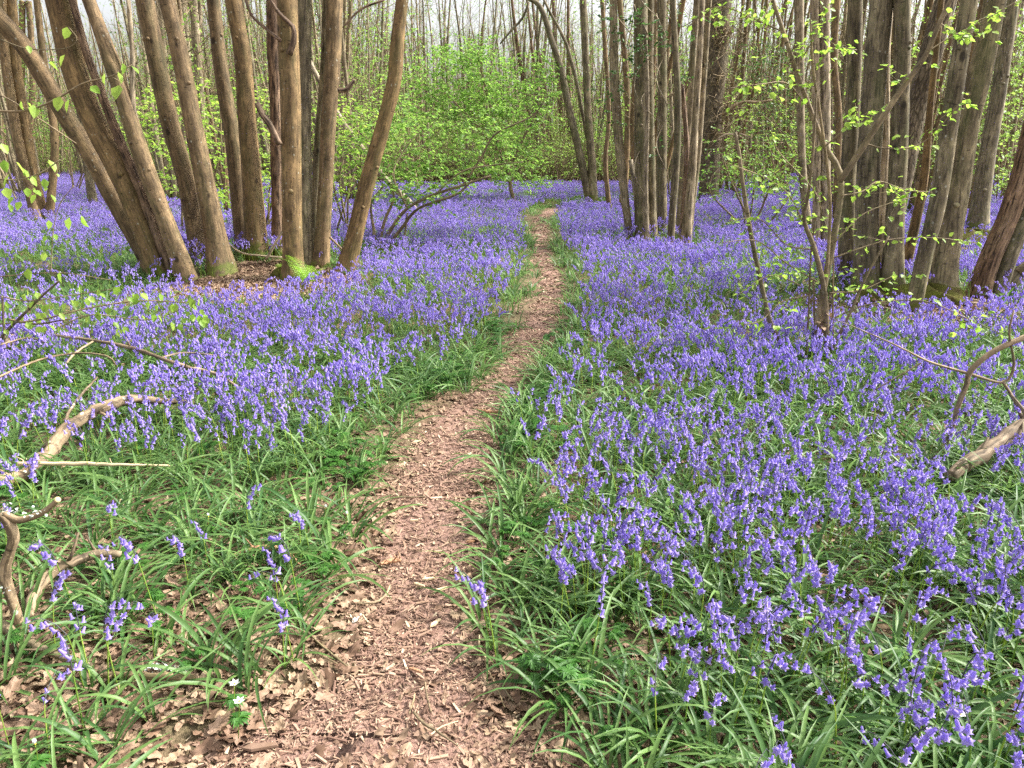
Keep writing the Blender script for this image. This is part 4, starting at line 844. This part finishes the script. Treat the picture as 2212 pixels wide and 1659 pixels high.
fallen('short curved pale branch arching over anemone leaves at lower left', [[(60, 1335, 20, .05), (72, 1285, 24, .08), (110, 1242, 28, .1), (167, 1212, 26, .12), (217, 1196, 23, .11), (262, 1198, 16, .1)]], BARK_LIMB)
fallen('dark broken branch half buried in leaf litter at the left edge', [[(-20, 1335, 24, .05), (15, 1360, 24, .05), (45, 1380, 22, .05), (93, 1400, 22, .05), (150, 1425, 19, .04), (200, 1438, 13, .03)]], BARK_TWIG)
fallen('lichen crusted stick lying in dead leaves at lower left', [[(225, 1456, 15, .04), (300, 1460, 16, .04), (360, 1462, 18, .04), (420, 1464, 14, .04)]], BARK_TWIG, cat='stick')
C = np.array([ground(a + rng.normal(0, 22), b + rng.normal(0, 4)) + [0, 0, .04] for a, b in ((350, 1466),) for _ in range(70)]); mb = MB(); leaves(mb, C - C[0], rng.normal(0, 1, (70, 3)), rng.uniform(.006, .016, 70)); o = mb.build('lichen_patch', LICHEN); o.location = C[0]; tag(o, 'pale grey leafy lichen on the stick in dead leaves', 'lichen')
fallen('stout pale root like branch showing between leaves on the left verge', [[(505, 1200, 10, .05), (545, 1186, 14, .07), (590, 1184, 17, .07), (625, 1200, 14, .06), (640, 1212, 9, .05)]], REDWOOD)
fallen('chunk of pale broken wood beside the left path edge', [[(690, 1198, 13, .04), (710, 1194, 16, .04), (724, 1208, 12, .03)]], PALEWOOD, 'wood_chunk', cat='wood')
fallen('grey twig in litter below the bluebell clump left of the path', [[(440, 1378, 5), (480, 1384, 6), (515, 1395, 5)]], BARK_LIMB, 'stick', cat='stick')
fallen('pair of dark twigs in the litter by the left path edge', [[(660, 1370, 5), (690, 1400, 5), (725, 1430, 6), (750, 1450, 4)], [(640, 1400, 3), (690, 1425, 3), (730, 1445, 3)]], BARK_TWIG, 'stick', cat='stick')
# right side fallen wood
fallen('thick bark covered log leaning in from the right edge among bluebells', [[(2050, 1030, 28, .12), (2092, 1000, 34, .16), (2159, 955, 36, .22), (2212, 922, 38, .27), (2290, 878, 38, .36)]], BARK_LIMB, 'fallen_log', cat='log', sides=16)
YL = ground(2050, 1010)[1]
t = thing('fallen_branch', at(2016, 992, YL), 'pale crooked forked branch rising above bluebells at the right edge', 'branch')
for k, tr in enumerate(([(2016, 992, 8), (2049, 946, 9), (2069, 879, 11), (2089, 829, 11), (2096, 802, 12), (2142, 762, 12), (2212, 729, 12), (2290, 700, 12)], [(1876, 719, 2.5), (1942, 749, 3.5), (2009, 782, 5), (2089, 806, 6), (2166, 826, 6), (2190, 790, 6), (2180, 720, 5), (2190, 670, 4)], [(2166, 824, 6), (2192, 866, 7), (2208, 905, 8)], [(1890, 842, 3), (1942, 812, 3), (1990, 784, 4)], [(1800, 690, 1.4), (1840, 704, 2), (1880, 722, 3)])):
    mb = MB(); traced(mb, tr, YL, rough=.08, n=30); mb.build('limb' if k == 0 else 'side_branch', BARK_LIMB if k in (0, 2) else BARK_TWIG, t)
settle(t)
YT = ground(1900, 700)[1]
t = thing('fallen_branch', ground(1900, 720), 'tangle of thin dead twigs lying in front of the thick right hand coppice', 'branch')
for k in range(16):
    mb = MB(); a = rng.uniform(1800, 2180); b = rng.uniform(655, 740); L = rng.uniform(60, 190); sl = rng.normal(0, .25)
    traced(mb, [(a - L / 2, b - sl * L / 2, 3), (a, b + rng.normal(0, 6), 3), (a + L / 2, b + sl * L / 2, 2)], YT + rng.uniform(-.4, .6), n=12, sides=5); mb.build('twig', BARK_TWIG if k % 3 else BARK_LIMB, t)
settle(t)
fallen('short broken pale twig deep in the right hand drift', [[(1905, 970, 6, .1), (1925, 985, 6, .1), (1950, 1008, 5, .08)]], BARK_LIMB, 'stick', cat='stick')
# path sticks
PS = [('dark crooked stick lying across the path', [(1031, 886, 6), (1050, 890, 8), (1085, 892, 9), (1112, 888, 7)], REDWOOD), ('curved pale stick by the left edge of the path', [(770, 1306, 5), (810, 1303, 6), (832, 1288, 6), (843, 1266, 5)], BARK_LIMB), ('long thin grey stick pointing along the path', [(918, 1476, 5), (922, 1505, 6), (931, 1540, 5)], BARK_LIMB),
      ('forked brown stick near the bottom of the path', [(893, 1540, 7), (915, 1565, 8), (940, 1580, 7), (990, 1614, 3)], BARK_TWIG), ('thin curved stick along the right path edge', [(1036, 1373, 4), (1036, 1395, 5), (1048, 1420, 4), (1056, 1436, 3)], PALEWOOD), ('brown stick at the lower right path edge', [(1080, 1476, 5), (1095, 1500, 6), (1108, 1516, 4)], BARK_TWIG),
      ('pinkish flat slab of wood on the path', [(822, 1220, 7), (842, 1214, 13), (866, 1212, 8)], REDWOOD), ('orange broken stick lying across the lower path', [(884, 1445, 5), (900, 1450, 9), (912, 1454, 6)], REDWOOD), ('short stub of stick in the middle of the path', [(957, 1298, 5), (965, 1290, 7), (971, 1282, 5)], BARK_LIMB), ('thin twig across the upper path', [(820, 1098, 3), (836, 1080, 4), (870, 1076, 5), (920, 1074, 4)], BARK_LIMB),
      ('twig slanting on the right half of the path', [(980, 1238, 3), (985, 1225, 3), (1000, 1212, 3), (1020, 1200, 2)], BARK_TWIG), ('dark twig by the left path edge', [(728, 1265, 3), (750, 1275, 4), (775, 1282, 4)], BARK_TWIG), ('small crossing stick beside the forked one', [(930, 1590, 4), (955, 1572, 4), (990, 1560, 3)], PALEWOOD), ('tan stick lying parallel to the forked stick', [(884, 1545, 4), (893, 1515, 5), (896, 1500, 4)], BARK_TWIG),
      ('bleached stick half way along the left path edge', [(783, 1330, 4), (790, 1340, 5), (795, 1346, 4)], PALEWOOD), ('dark stick at the path side below the bend', [(1148, 737, 4), (1156, 732, 4), (1166, 731, 3)], BARK_TWIG), ('twig on the narrow part of the path', [(1170, 655, 3), (1190, 652, 3), (1205, 656, 2)], BARK_TWIG), ('long thin twig beside the right path margin', [(1045, 1400, 2), (1050, 1440, 3), (1070, 1480, 3), (1090, 1530, 2)], BARK_TWIG)]
for (lb, tr, m_) in PS: fallen(lb, [tr], m_, 'stick', lift=.004, cat='stick', rough=.05, sides=8)
for (a, b, L, r_, lb, m_) in ((925, 1245, .028, .3, 'cream splinter in the centre of the path', PALEWOOD), (952, 1268, .03, .6, 'pale split chip right of the cream splinter', PALEWOOD), (770, 1330, .03, 1.2, 'white bark flake by the left path edge', WHITE_PET), (905, 1258, .026, -.4, 'light chip left of the pale split one', PALEWOOD), (895, 1120, .02, .2, 'yellowish chip high on the path', PALEWOOD), (940, 1340, .03, 1.0, 'thin light chip on the lower path', PALEWOOD),
                       (975, 1290, .022, -.9, 'cream chip at the right of the path centre', PALEWOOD), (880, 1345, .02, 2, 'small light chip left of the path centre', PALEWOOD), (560, 1606, .05, .2, 'big tan curled leaf at the bottom left of the path', DEADLEAF), (1015, 1165, .022, .4, 'orange chip on the upper right of the path', REDWOOD), (900, 950, .03, .7, 'pale chip far up the path near the left edge', PALEWOOD)):
    mb = MB(); wd = L * .28; mb.add([(-L, 0, 0), (-L * .4, -wd, 0), (L, -wd * .4, 0), (L * .9, wd * .6, 0), (-L * .5, wd, 0), (-L * .9, 0, .004), (-L * .4, -wd * .8, .007), (L * .9, -wd * .3, .006), (L * .8, wd * .5, .005), (-L * .5, wd * .8, .006)], [(0, 1, 6, 5), (1, 2, 7, 6), (2, 3, 8, 7), (3, 4, 9, 8), (4, 0, 5, 9), (6, 7, 8, 9)], [(5, 6, 9)])
    o = mb.build('wood_chip', m_, smooth=False); o.location = ground(a, b) + [0, 0, -.012]; o.rotation_euler = (.1, .05, r_); tag(o, lb, 'wood chip')

# leaning dead white trunk and debris round the left coppice
tA, gA = root_at('dead_tree', 905, 462, 'bleached dead trunk leaning across behind the big left coppice', 'dead tree'); mb = MB(); traced(mb, [(905, 462, 13), (880, 432, 13), (840, 395, 12), (790, 330, 12), (740, 262, 11), (685, 165, 11), (650, 90, 9), (600, -40, 7)], gA[1] + .1, rough=.06, sides=10); mb.build('stem', BARK_PALE, tA); settle(tA)
g5 = ground(600, 570)
for k, (tr, lb) in enumerate((([(575, 560, 6), (598, 520, 6), (612, 498, 5)], 'pale stick propped between stems at the back of the left coppice'), ([(478, 516, 4), (520, 545, 4), (560, 552, 4), (610, 556, 4)], 'bent grey stick lying on leaves inside the left coppice'), ([(712, 512, 5), (740, 540, 5), (762, 562, 4)], 'dark stick leaning between the curved stem and the coppice'), ([(655, 570, 4), (680, 595, 5), (705, 625, 5)], 'pale stick lying below the fern'), ([(386, 560, 5), (410, 580, 5), (430, 606, 5)], 'pale stick beside the foot of the leaning trunks'), ([(560, 540, 4), (590, 530, 5), (630, 536, 4)], 'short stick on the leaf heap'))):
    P0 = at(*tr[0][:2], g5[1] - .15 * (k % 3)); mb = MB(); traced(mb, tr, g5[1] - .3 + .12 * k, rough=.06, n=16); o = mb.build('stick', BARK_PALE if k != 2 else BARK_TWIG); tag(o, lb, 'stick')
for (tr, lb) in (([(675, 450, 9), (710, 452, 10), (760, 462, 8)], 'stout broken log lying in bluebells behind the curved stem'), ([(110, 460, 4), (160, 459, 5), (200, 460, 4)], 'pale rail like branch lying in bluebells at left'), ([(215, 440, 5), (225, 455, 6), (245, 474, 4)], 'pale splintered branch by the mossy footed stem'), ([(430, 425, 6), (500, 430, 7), (560, 434, 6)], 'brown log lying behind the left coppice'), ([(1335, 365, 8), (1360, 400, 9), (1400, 432, 9), (1440, 470, 8)], 'pale dead branch leaning behind the split pole')):
    fallen(lb, [[(a, b, w_, .12) for a, b, w_ in tr]], BARK_PALE, cat='branch')
# fern at the foot of the coppice
def frond(mb, P0, az, L, rise):
    n_ = 22; s = np.linspace(0, 1, n_); ang = rise - 1.1 * s; d = np.array([math.cos(az), math.sin(az), 0]); X_ = np.cumsum(np.cos(ang)) / n_ * L; Z_ = np.cumsum(np.sin(ang)) / n_ * L
    C = P0 + d * X_[:, None] + np.array([0, 0, 1]) * Z_[:, None]; tube(mb, C, np.linspace(.003, .0008, n_), 3, caps=False); q = np.array([-d[1], d[0], 0]); T = nrm(np.gradient(C, axis=0))
    for i_ in range(3, n_):
        w_ = L * .26 * math.sin(min(1, (1 - s[i_]) * 1.6 + .05) * math.pi / 2); h = L / n_ * .42
        for sg in (1, -1):
            for j in range(5):
                f0 = j / 5; c_ = C[i_] + q * sg * w_ * f0; u_ = q * sg * w_ / 5; dr = -.12 * f0 * f0 * w_; hh = h * (1 - f0 * .8)
                mb.add([c_ - T[i_] * hh * .2 + [0, 0, dr], c_ + T[i_] * hh + u_ * .3 + [0, 0, dr], c_ + u_ + [0, 0, dr - .01 * w_], c_ - T[i_] * hh * .8 + u_ * .4 + [0, 0, dr]], [(0, 1, 2, 3)])
for (a, b, n_, L, lb) in ((665, 618, 9, .52, 'bright green fern at the foot of the big left coppice'), (200, 462, 7, .3, 'small fern beside the mossy footed stem at left'), (1245, 430, 4, .7, 'upright fern by the foot of the arching pair'), (1640, 440, 7, .55, 'spreading fern in bluebells beyond the hazel sapling'), (610, 590, 4, .3, 'small fern on the mossy stool of the left coppice')):
    g_ = ground(a, b); t = thing('fern', g_, lb, 'fern')
    for k in range(n_): mb = MB(); frond(mb, np.zeros(3), k * 2 * math.pi / n_ + rng.uniform(-.3, .3) if n_ > 4 else -1.5 + k, L * rng.uniform(.7, 1.1), rng.uniform(.9, 1.4)); mb.build('frond', [LEAF_FERN], t, smooth=False)

# ------------------------------------------------------------------ understorey bushes
def bush(name, label, base, stems, blobs, leafm, size, nl=10, L=.45, barkm=BARK_TWIG, wid=8, group=None, hang=None):
    t, g_ = root_at(name, base[0], base[1], label, 'bush', group); mt, ml = MB(), MB()
    for tr in stems: mb = MB(); traced(mb, tr, lambda i_, g__=g_[1], r_=rng.uniform(-.3, .3): g__ + r_ * i_ * .4, rough=.06, n=24); mb.build('stem', barkm, t)
    foliage_blob(mt, ml, blobs, size, nl, L); mt.build('twig', BARK_TWIG, t); ml.build('foliage', leafm, t); settle(t); return t
g_ = ground(825, 545); yb_ = g_[1]
bush('hazel_bush', 'dark stemmed bush arching right from bluebells beside the curved brown stem', (825, 545),
 [[(812, 545, 9), (808, 500, 7), (802, 440, 5), (830, 400, 4)], [(815, 545, 8), (830, 480, 7), (850, 430, 5), (845, 400, 4)], [(820, 545, 9), (842, 500, 8), (880, 450, 7), (940, 420, 7), (1000, 400, 6), (1060, 380, 4)], [(828, 545, 8), (870, 490, 7), (905, 450, 6), (985, 420, 5), (1020, 390, 4)], [(1000, 400, 5), (1040, 340, 5), (1070, 290, 4), (1150, 250, 3), (1180, 210, 2)], [(940, 420, 4), (1000, 370, 4), (1080, 355, 3), (1130, 350, 2)], [(835, 545, 6), (870, 520, 5), (880, 460, 4)], [(880, 450, 4), (850, 380, 4), (870, 330, 3), (900, 290, 2)]],
 [(860, 360, 90, 50, yb_ + .6, .8, 75), (930, 405, 90, 24, yb_, .5, 55), (960, 350, 90, 45, yb_ + .8, .8, 65), (880, 265, 90, 50, yb_ + 1., .8, 70), (1060, 340, 60, 40, yb_ + .6, .6, 55), (1040, 280, 70, 40, yb_ + 1., .7, 60), (850, 430, 30, 20, yb_, .4, 14), (800, 300, 50, 50, yb_ + 1., .6, 50)], LEAF_HB, .06, 10, .45)
g_ = ground(1118, 448); yb_ = g_[1]
bush('hornbeam_bush', 'tall fine leaved green hornbeam above the path bend in the middle', (1118, 448), [[(1118, 450, 8), (1104, 412, 8), (1098, 370, 8), (1080, 330, 7), (1060, 240, 6), (1040, 150, 5), (1030, 110, 3)], [(1098, 370, 5), (1130, 300, 5), (1160, 240, 3)], [(1080, 330, 5), (1020, 260, 4), (960, 200, 3)], [(1100, 390, 4), (1150, 370, 3), (1190, 350, 2)]],
 [(1030, 180, 85, 75, yb_ + .5, 1.6, 290), (1090, 250, 95, 65, yb_ + .5, 1.6, 210), (980, 250, 80, 70, yb_ + .8, 1.4, 140), (1010, 115, 70, 40, yb_ + .8, 1.3, 100), (1110, 335, 80, 45, yb_, 1.2, 120), (1160, 170, 50, 60, yb_ + 1., 1., 90), (1140, 390, 60, 22, yb_ + 1.5, 1., 60), (920, 190, 60, 70, yb_ + 1.2, 1.2, 110)], LEAF_HB, .075, 14, .6)
BB = [('leafy green bush filling the gap between left coppice stems', (400, 450), 13.5, [(360, 260, 70, 90, 1, 90), (410, 360, 60, 60, 0, 80), (450, 240, 50, 70, .5, 60), (470, 420, 40, 30, 0, 30)], .065, LEAF_HAZEL), ('low green bush behind the middle of the left coppice', (560, 440), 14.5, [(580, 330, 60, 60, 0, 70), (560, 240, 40, 60, .5, 45), (575, 400, 60, 30, 0, 35)], .06, LEAF_HAZEL), ('green bush between the left coppice and its curved stem', (740, 450), 14, [(750, 340, 50, 60, 0, 70), (760, 260, 60, 50, .5, 60), (735, 400, 40, 25, 0, 30)], .06, LEAF_HAZEL),
      ('dark green bush behind the left leaning trunks', (150, 330), 30, [(180, 260, 110, 70, 0, 120)], .08, LEAF_MID), ('pale green bush beyond the dead pole on the right', (1640, 430), 15, [(1620, 340, 90, 60, 0, 110), (1660, 400, 70, 30, 0, 60), (1560, 390, 40, 30, 0, 25)], .05, LEAF_MID), ('dark evergreen bush at right behind the oak', (1680, 400), 26, [(1665, 170, 45, 90, 0, 150), (1690, 280, 50, 60, 0, 80)], .07, LEAF_DARK),
      ('bright green bush seen between the thick right hand stems', (2000, 430), 20, [(2010, 330, 80, 70, 0, 110), (2150, 250, 70, 110, 0, 140), (1960, 180, 40, 100, 0, 60)], .08, LEAF_FAR), ('green bush at the far right behind the mossy bulging foot', (2170, 420), 22, [(2180, 400, 70, 40, 0, 70), (2190, 100, 60, 100, 0, 100)], .08, LEAF_FAR), ('lime green bush low behind the path end', (1150, 380), 37, [(1150, 355, 150, 28, 0, 90), (1250, 330, 80, 40, 0, 40)], .09, LEAF_FAR),
      ('green bush in the back left of the wood', (430, 380), 26, [(420, 200, 120, 120, 0, 140)], .08, LEAF_MID), ('green bush far behind the curved brown stem', (800, 380), 28, [(800, 250, 110, 100, 0, 150)], .085, LEAF_FAR), ('sparse green bush behind the middle coppice', (1440, 400), 28, [(1400, 280, 120, 90, 0, 120)], .08, LEAF_MID), ('yellow green bush far right of the oak', (1750, 380), 30, [(1760, 280, 110, 90, 0, 150)], .09, LEAF_FAR), ('airy green bush high up behind the curved stem', (900, 400), 30, [(850, 120, 110, 90, 0, 150)], .08, LEAF_HB), ('tall thin leaved bush in the back between coppice and oak', (1480, 380), 31, [(1470, 160, 120, 110, 0, 130)], .08, LEAF_HB), ('scattered lime foliage behind the hazel sapling', (1800, 420), 17, [(1740, 330, 90, 70, 0, 70), (1660, 250, 70, 60, 0, 40)], .055, LEAF_HAZEL),
      ('tall dark leaved bush behind the arching pair', (1260, 360), 40, [(1240, 200, 100, 110, 0, 140)], .09, LEAF_MID), ('ivy green thicket at the left edge of the wood', (30, 350), 34, [(40, 200, 90, 120, 0, 110)], .09, LEAF_MID)]
for (lb, base, Yb, bl, sz, m_) in BB:
    t = thing('hazel_bush', (at(base[0], base[1], Yb)[0], Yb, float(hgt(at(base[0], base[1], Yb)[0], Yb))), lb, 'bush', 'understorey bushes'); mt, ml = MB(), MB(); px_, _, _ = proj(np.array(t.location))
    for k in range(7):
        b0 = np.array(t.location); mb = MB(); bb = bl[k % len(bl)]; tp = at(bb[0] + rng.uniform(-1, 1) * bb[2] * .7, bb[1] - rng.uniform(0, 1) * bb[3], Yb + rng.uniform(-.5, .5)); quick(mb, [b0 + [rng.normal() * .1, rng.normal() * .1, -.05], b0 * .5 + tp * .5 + [rng.normal() * .2, 0, .2], tp], [.022, .016, .006], 10, 6); mb.build('stem', BARK_TWIG, t)
    foliage_blob(mt, ml, [(a, b, rx, ry, Yb + dy, 1.0 + Yb * .03, n_) for (a, b, rx, ry, dy, n_) in bl], sz, 9, .5 + Yb * .012); mt.build('twig', BARK_TWIG, t); ml.build('foliage', m_, t); settle(t)

# ------------------------------------------------------------------ background coppice trees
def make_bg(nst, H, r0, lean, leafd, kind, joined=False):
    root = None; mb = MB() if joined else None; parts = []; mt, ml = MB(), MB()
    for s in range(nst):
        a = rng.uniform(0, 6.28); rb = rng.uniform(.05, .35) if nst > 1 else 0; ln = rng.uniform(.02, lean * 1.4); h = H * rng.uniform(.75, 1.05); r = r0 * rng.uniform(.3, 1.25)
        b = np.array([math.cos(a) * rb, math.sin(a) * rb, -.1]); d = np.array([math.cos(a), math.sin(a), 0]) * ln * h
        P = [b, b + d * .3 + [0, 0, h * .25] + np.r_[rng.normal(0, .06, 2), 0], b + d * .62 + [0, 0, h * .55] + np.r_[rng.normal(0, .12, 2), 0], b + d * .9 + [0, 0, h * .82] + np.r_[rng.normal(0, .15, 2), 0], b + d * 1.05 + [0, 0, h]]
        p, q = spline(P, [r, r * .9, r * .72, r * .42, r * .12], 14); q[0] *= 1.25; m_ = mb if joined else MB(); tube(m_, p, q, 7, rough=.05, moss_h=.4)
        for _ in range(int(9 if joined else 14)):
            i_ = rng.integers(3, 13); az_ = rng.uniform(0, 6.28); el_ = rng.uniform(.2, 1.1); D = np.array([math.cos(az_) * math.cos(el_), math.sin(az_) * math.cos(el_), math.sin(el_)]); L = rng.uniform(.5, 1.9)
            e = [p[i_], p[i_] + D * L * .5 + rng.normal(0, .08, 3), p[i_] + D * L + [0, 0, L * .25]]; pp, qq = spline(e, [q[i_] * .28 + .004, .007, .003], 5); tube(mt, pp, qq, 3, caps=False)
            for _ in range(3):
                j = rng.integers(1, 5); D2 = nrm(D + rng.normal(0, .6, 3) + [0, 0, .3]); L2 = rng.uniform(.3, .9); tube(mt, np.array([pp[j], pp[j] + D2 * L2 * .5 + rng.normal(0, .04, 3), pp[j] + D2 * L2]), np.array([.005, .004, .002]), 3, caps=False)
                nl = rng.poisson(leafd * 5)
                if nl: leaves(ml, pp[j] + D2 * L2 * rng.random((nl, 1)) + rng.normal(0, .1, (nl, 3)), rng.normal(0, 1, (nl, 3)), rng.uniform(.04, .085, nl))
        if not joined: parts.append(m_)
    return mb, parts, mt, ml
KINDS = [(BARK_BG, 'tan'), (BARK_GREY, 'grey brown'), (BARK_CH, 'warm brown'), (BARK_PALE, 'pale')]
variants = []
for v in range(14):
    nst = [3, 5, 4, 6, 1, 2, 4, 5, 3, 7, 1, 4, 2, 6][v]; m_, kn = KINDS[[0, 1, 0, 2, 1, 0, 1, 2, 0, 0, 2, 1, 3, 0][v]]
    mb, parts, mt, ml = make_bg(nst, rng.uniform(10.5, 13.), [.085, .07, .075, .06, .12, .09, .07, .065, .08, .055, .1, .075, .06, .065][v], .14, [.8, .5, 1.1, .6, .8, .5, 1., .7, .3, .8, .6, .4, 0.05, 1.][v], 0)
    variants.append((nst, kn, [p.mesh('stem', [m_]) for p in parts], mt.mesh('twig', [BARK_TWIG]), ml.mesh('foliage', [LEAF_FAR if v % 2 else LEAF_MID])))
cnt = 0; cand = []
for gy in np.arange(13.5, 50, 2.75):
    for gx in np.arange(-.78 * gy - 2, .78 * gy + 2, 2.75):
        x = gx + rng.uniform(-1.1, 1.1); y = gy + rng.uniform(-1.1, 1.1); a, b, _ = proj(np.array([x, y, 0.])); a = a[0]
        if -60 > a or a > 2290: continue
        if 800 < a < 1345 and y < 37: continue
        if 95 < a < 345 and y < 46: continue
        if 1540 < a < 1760 and y < 25: continue
        if a < 100 and y < 20: continue
        if 330 < a < 760 and y < 17: continue
        if 1345 <= a <= 1540 and y < 17.5: continue
        if a >= 1760 and y < 15: continue
        if pathdist(np.array([x]), np.array([y]))[0] < .8: continue
        cand.append((y, x, a))
cand.sort(); cand = cand[:285]
for (y, x, a) in cand:
    v = rng.integers(0, 14); nst, kn, sm, tm, lm = variants[v]; sect = 'far left' if a < 350 else ('left of centre' if a < 800 else ('behind the path end' if a < 1350 else ('right of centre' if a < 1800 else 'far right'))); dist = 'in the nearer background' if y < 22 else ('in the middle of the wood' if y < 34 else 'deep in the wood')
    cn = {1: 'single stemmed', 2: 'twin stemmed', 3: 'three stemmed', 4: 'four stemmed', 5: 'five stemmed', 6: 'six stemmed', 7: 'seven stemmed'}[nst]
    lb = '%s slender %s tree %s, %s' % (cn, kn, dist, sect)
    t = thing('chestnut_tree' if nst == 1 else 'chestnut_coppice', (x, y, float(hfull(np.array([x]), np.array([y]))[0])), lb, 'tree', 'slender %s %s trees %s %s' % (cn, kn, dist, sect), rng.uniform(0, 6.28)); s = rng.uniform(.85, 1.15); t.scale = (s, s, s)
    for m_ in sm: o = bpy.data.objects.new('stem', m_); S.collection.objects.link(o); o.parent = t
    o = bpy.data.objects.new('twig', tm); S.collection.objects.link(o); o.parent = t
    o = bpy.data.objects.new('foliage', lm); S.collection.objects.link(o); o.parent = t
# far wood
protos = []
for v in range(9):
    mb, _, mt, ml = make_bg([4, 6, 5, 3, 7, 5, 4, 6, 5][v], rng.uniform(9.5, 13), .07, .14, .7, 0, joined=True); base = MB()
    J = MB()
    for src, mi in ((mb, 0), (mt, 1), (ml, 2)):
        for k in range(len(src.V)): J.V.append(src.V[k]); J.bk.append(src.bk[k]); J.rnd.append(src.rnd[k]); J.moss.append(src.moss[k])
        J.Q += [q + J.n for q in src.Q]; J.T += [q + J.n for q in src.T]; J.QM += [q * 0 + mi for q in src.QM]; J.TM += [q * 0 + mi for q in src.TM]; J.n += src.n
    # leafy undergrowth round each far stool
    C = np.c_[rng.normal(0, 1.1, (420, 2)), rng.gamma(2.2, .8, 420)]; leaves(J, C, rng.normal(0, 1, (420, 3)), rng.uniform(.06, .12, 420), m=2)
    for _ in range(26): p = np.r_[rng.normal(0, .8, 2), 0]; tube(J, np.array([p, p + np.r_[rng.normal(0, .25, 2), .8], p + np.r_[rng.normal(0, .5, 2), rng.uniform(1.2, 2.6)]]), np.array([.012, .009, .004]), 3, m=1, caps=False)
    protos.append(J.build('p', [BARK_BG if v % 3 else BARK_CH, BARK_TWIG, LEAF_FAR], link=False))
PP = []
for gy in np.arange(49, 88, 2.9):
    for gx in np.arange(-.8 * gy - 4, .8 * gy + 4, 2.9): PP.append((gx + rng.uniform(-1.2, 1.2), gy + rng.uniform(-1.2, 1.2)))
nW = len(PP)
for v in range(5):   # low brush that closes the view behind the flower field
    J = MB()
    for _ in range(60):
        p = np.r_[rng.normal(0, .9, 2), 0]; e = p + np.r_[rng.normal(0, .45, 2), rng.uniform(.9, 2.6)]; tube(J, np.array([p, (p + e) / 2 + np.r_[rng.normal(0, .12, 2), 0], e]), np.array([.013, .009, .003]), 3, m=1, caps=False)
    C = np.c_[rng.normal(0, .9, (330, 2)), .3 + rng.gamma(2.2, .5, 330)]; leaves(J, C, rng.normal(0, 1, (330, 3)), rng.uniform(.05, .1, 330), m=2)
    protos.append(J.build('p', [BARK_BG, BARK_TWIG, LEAF_FAR], link=False))
for _ in range(210):
    a = rng.uniform(780, 1345); y = rng.uniform(37.5, 48); PP.append((at(a, 380, y)[0], y))
for _ in range(170):
    y = rng.uniform(48, 60); PP.append((rng.uniform(-.8, .8) * y, y))
PP = np.array(PP); n_ = len(PP)
scatter('distant_wood', protos, np.c_[PP, hgt(PP[:, 0], PP[:, 1])], np.c_[np.zeros((n_, 2)), rng.uniform(0, 6.28, n_)], rng.uniform(.8, 1.2, n_), np.r_[rng.integers(0, 9, nW), 9 + rng.integers(0, 5, n_ - nW)], 'dense distant wood of thin poles, twigs and fresh green undergrowth', 'distant wood')
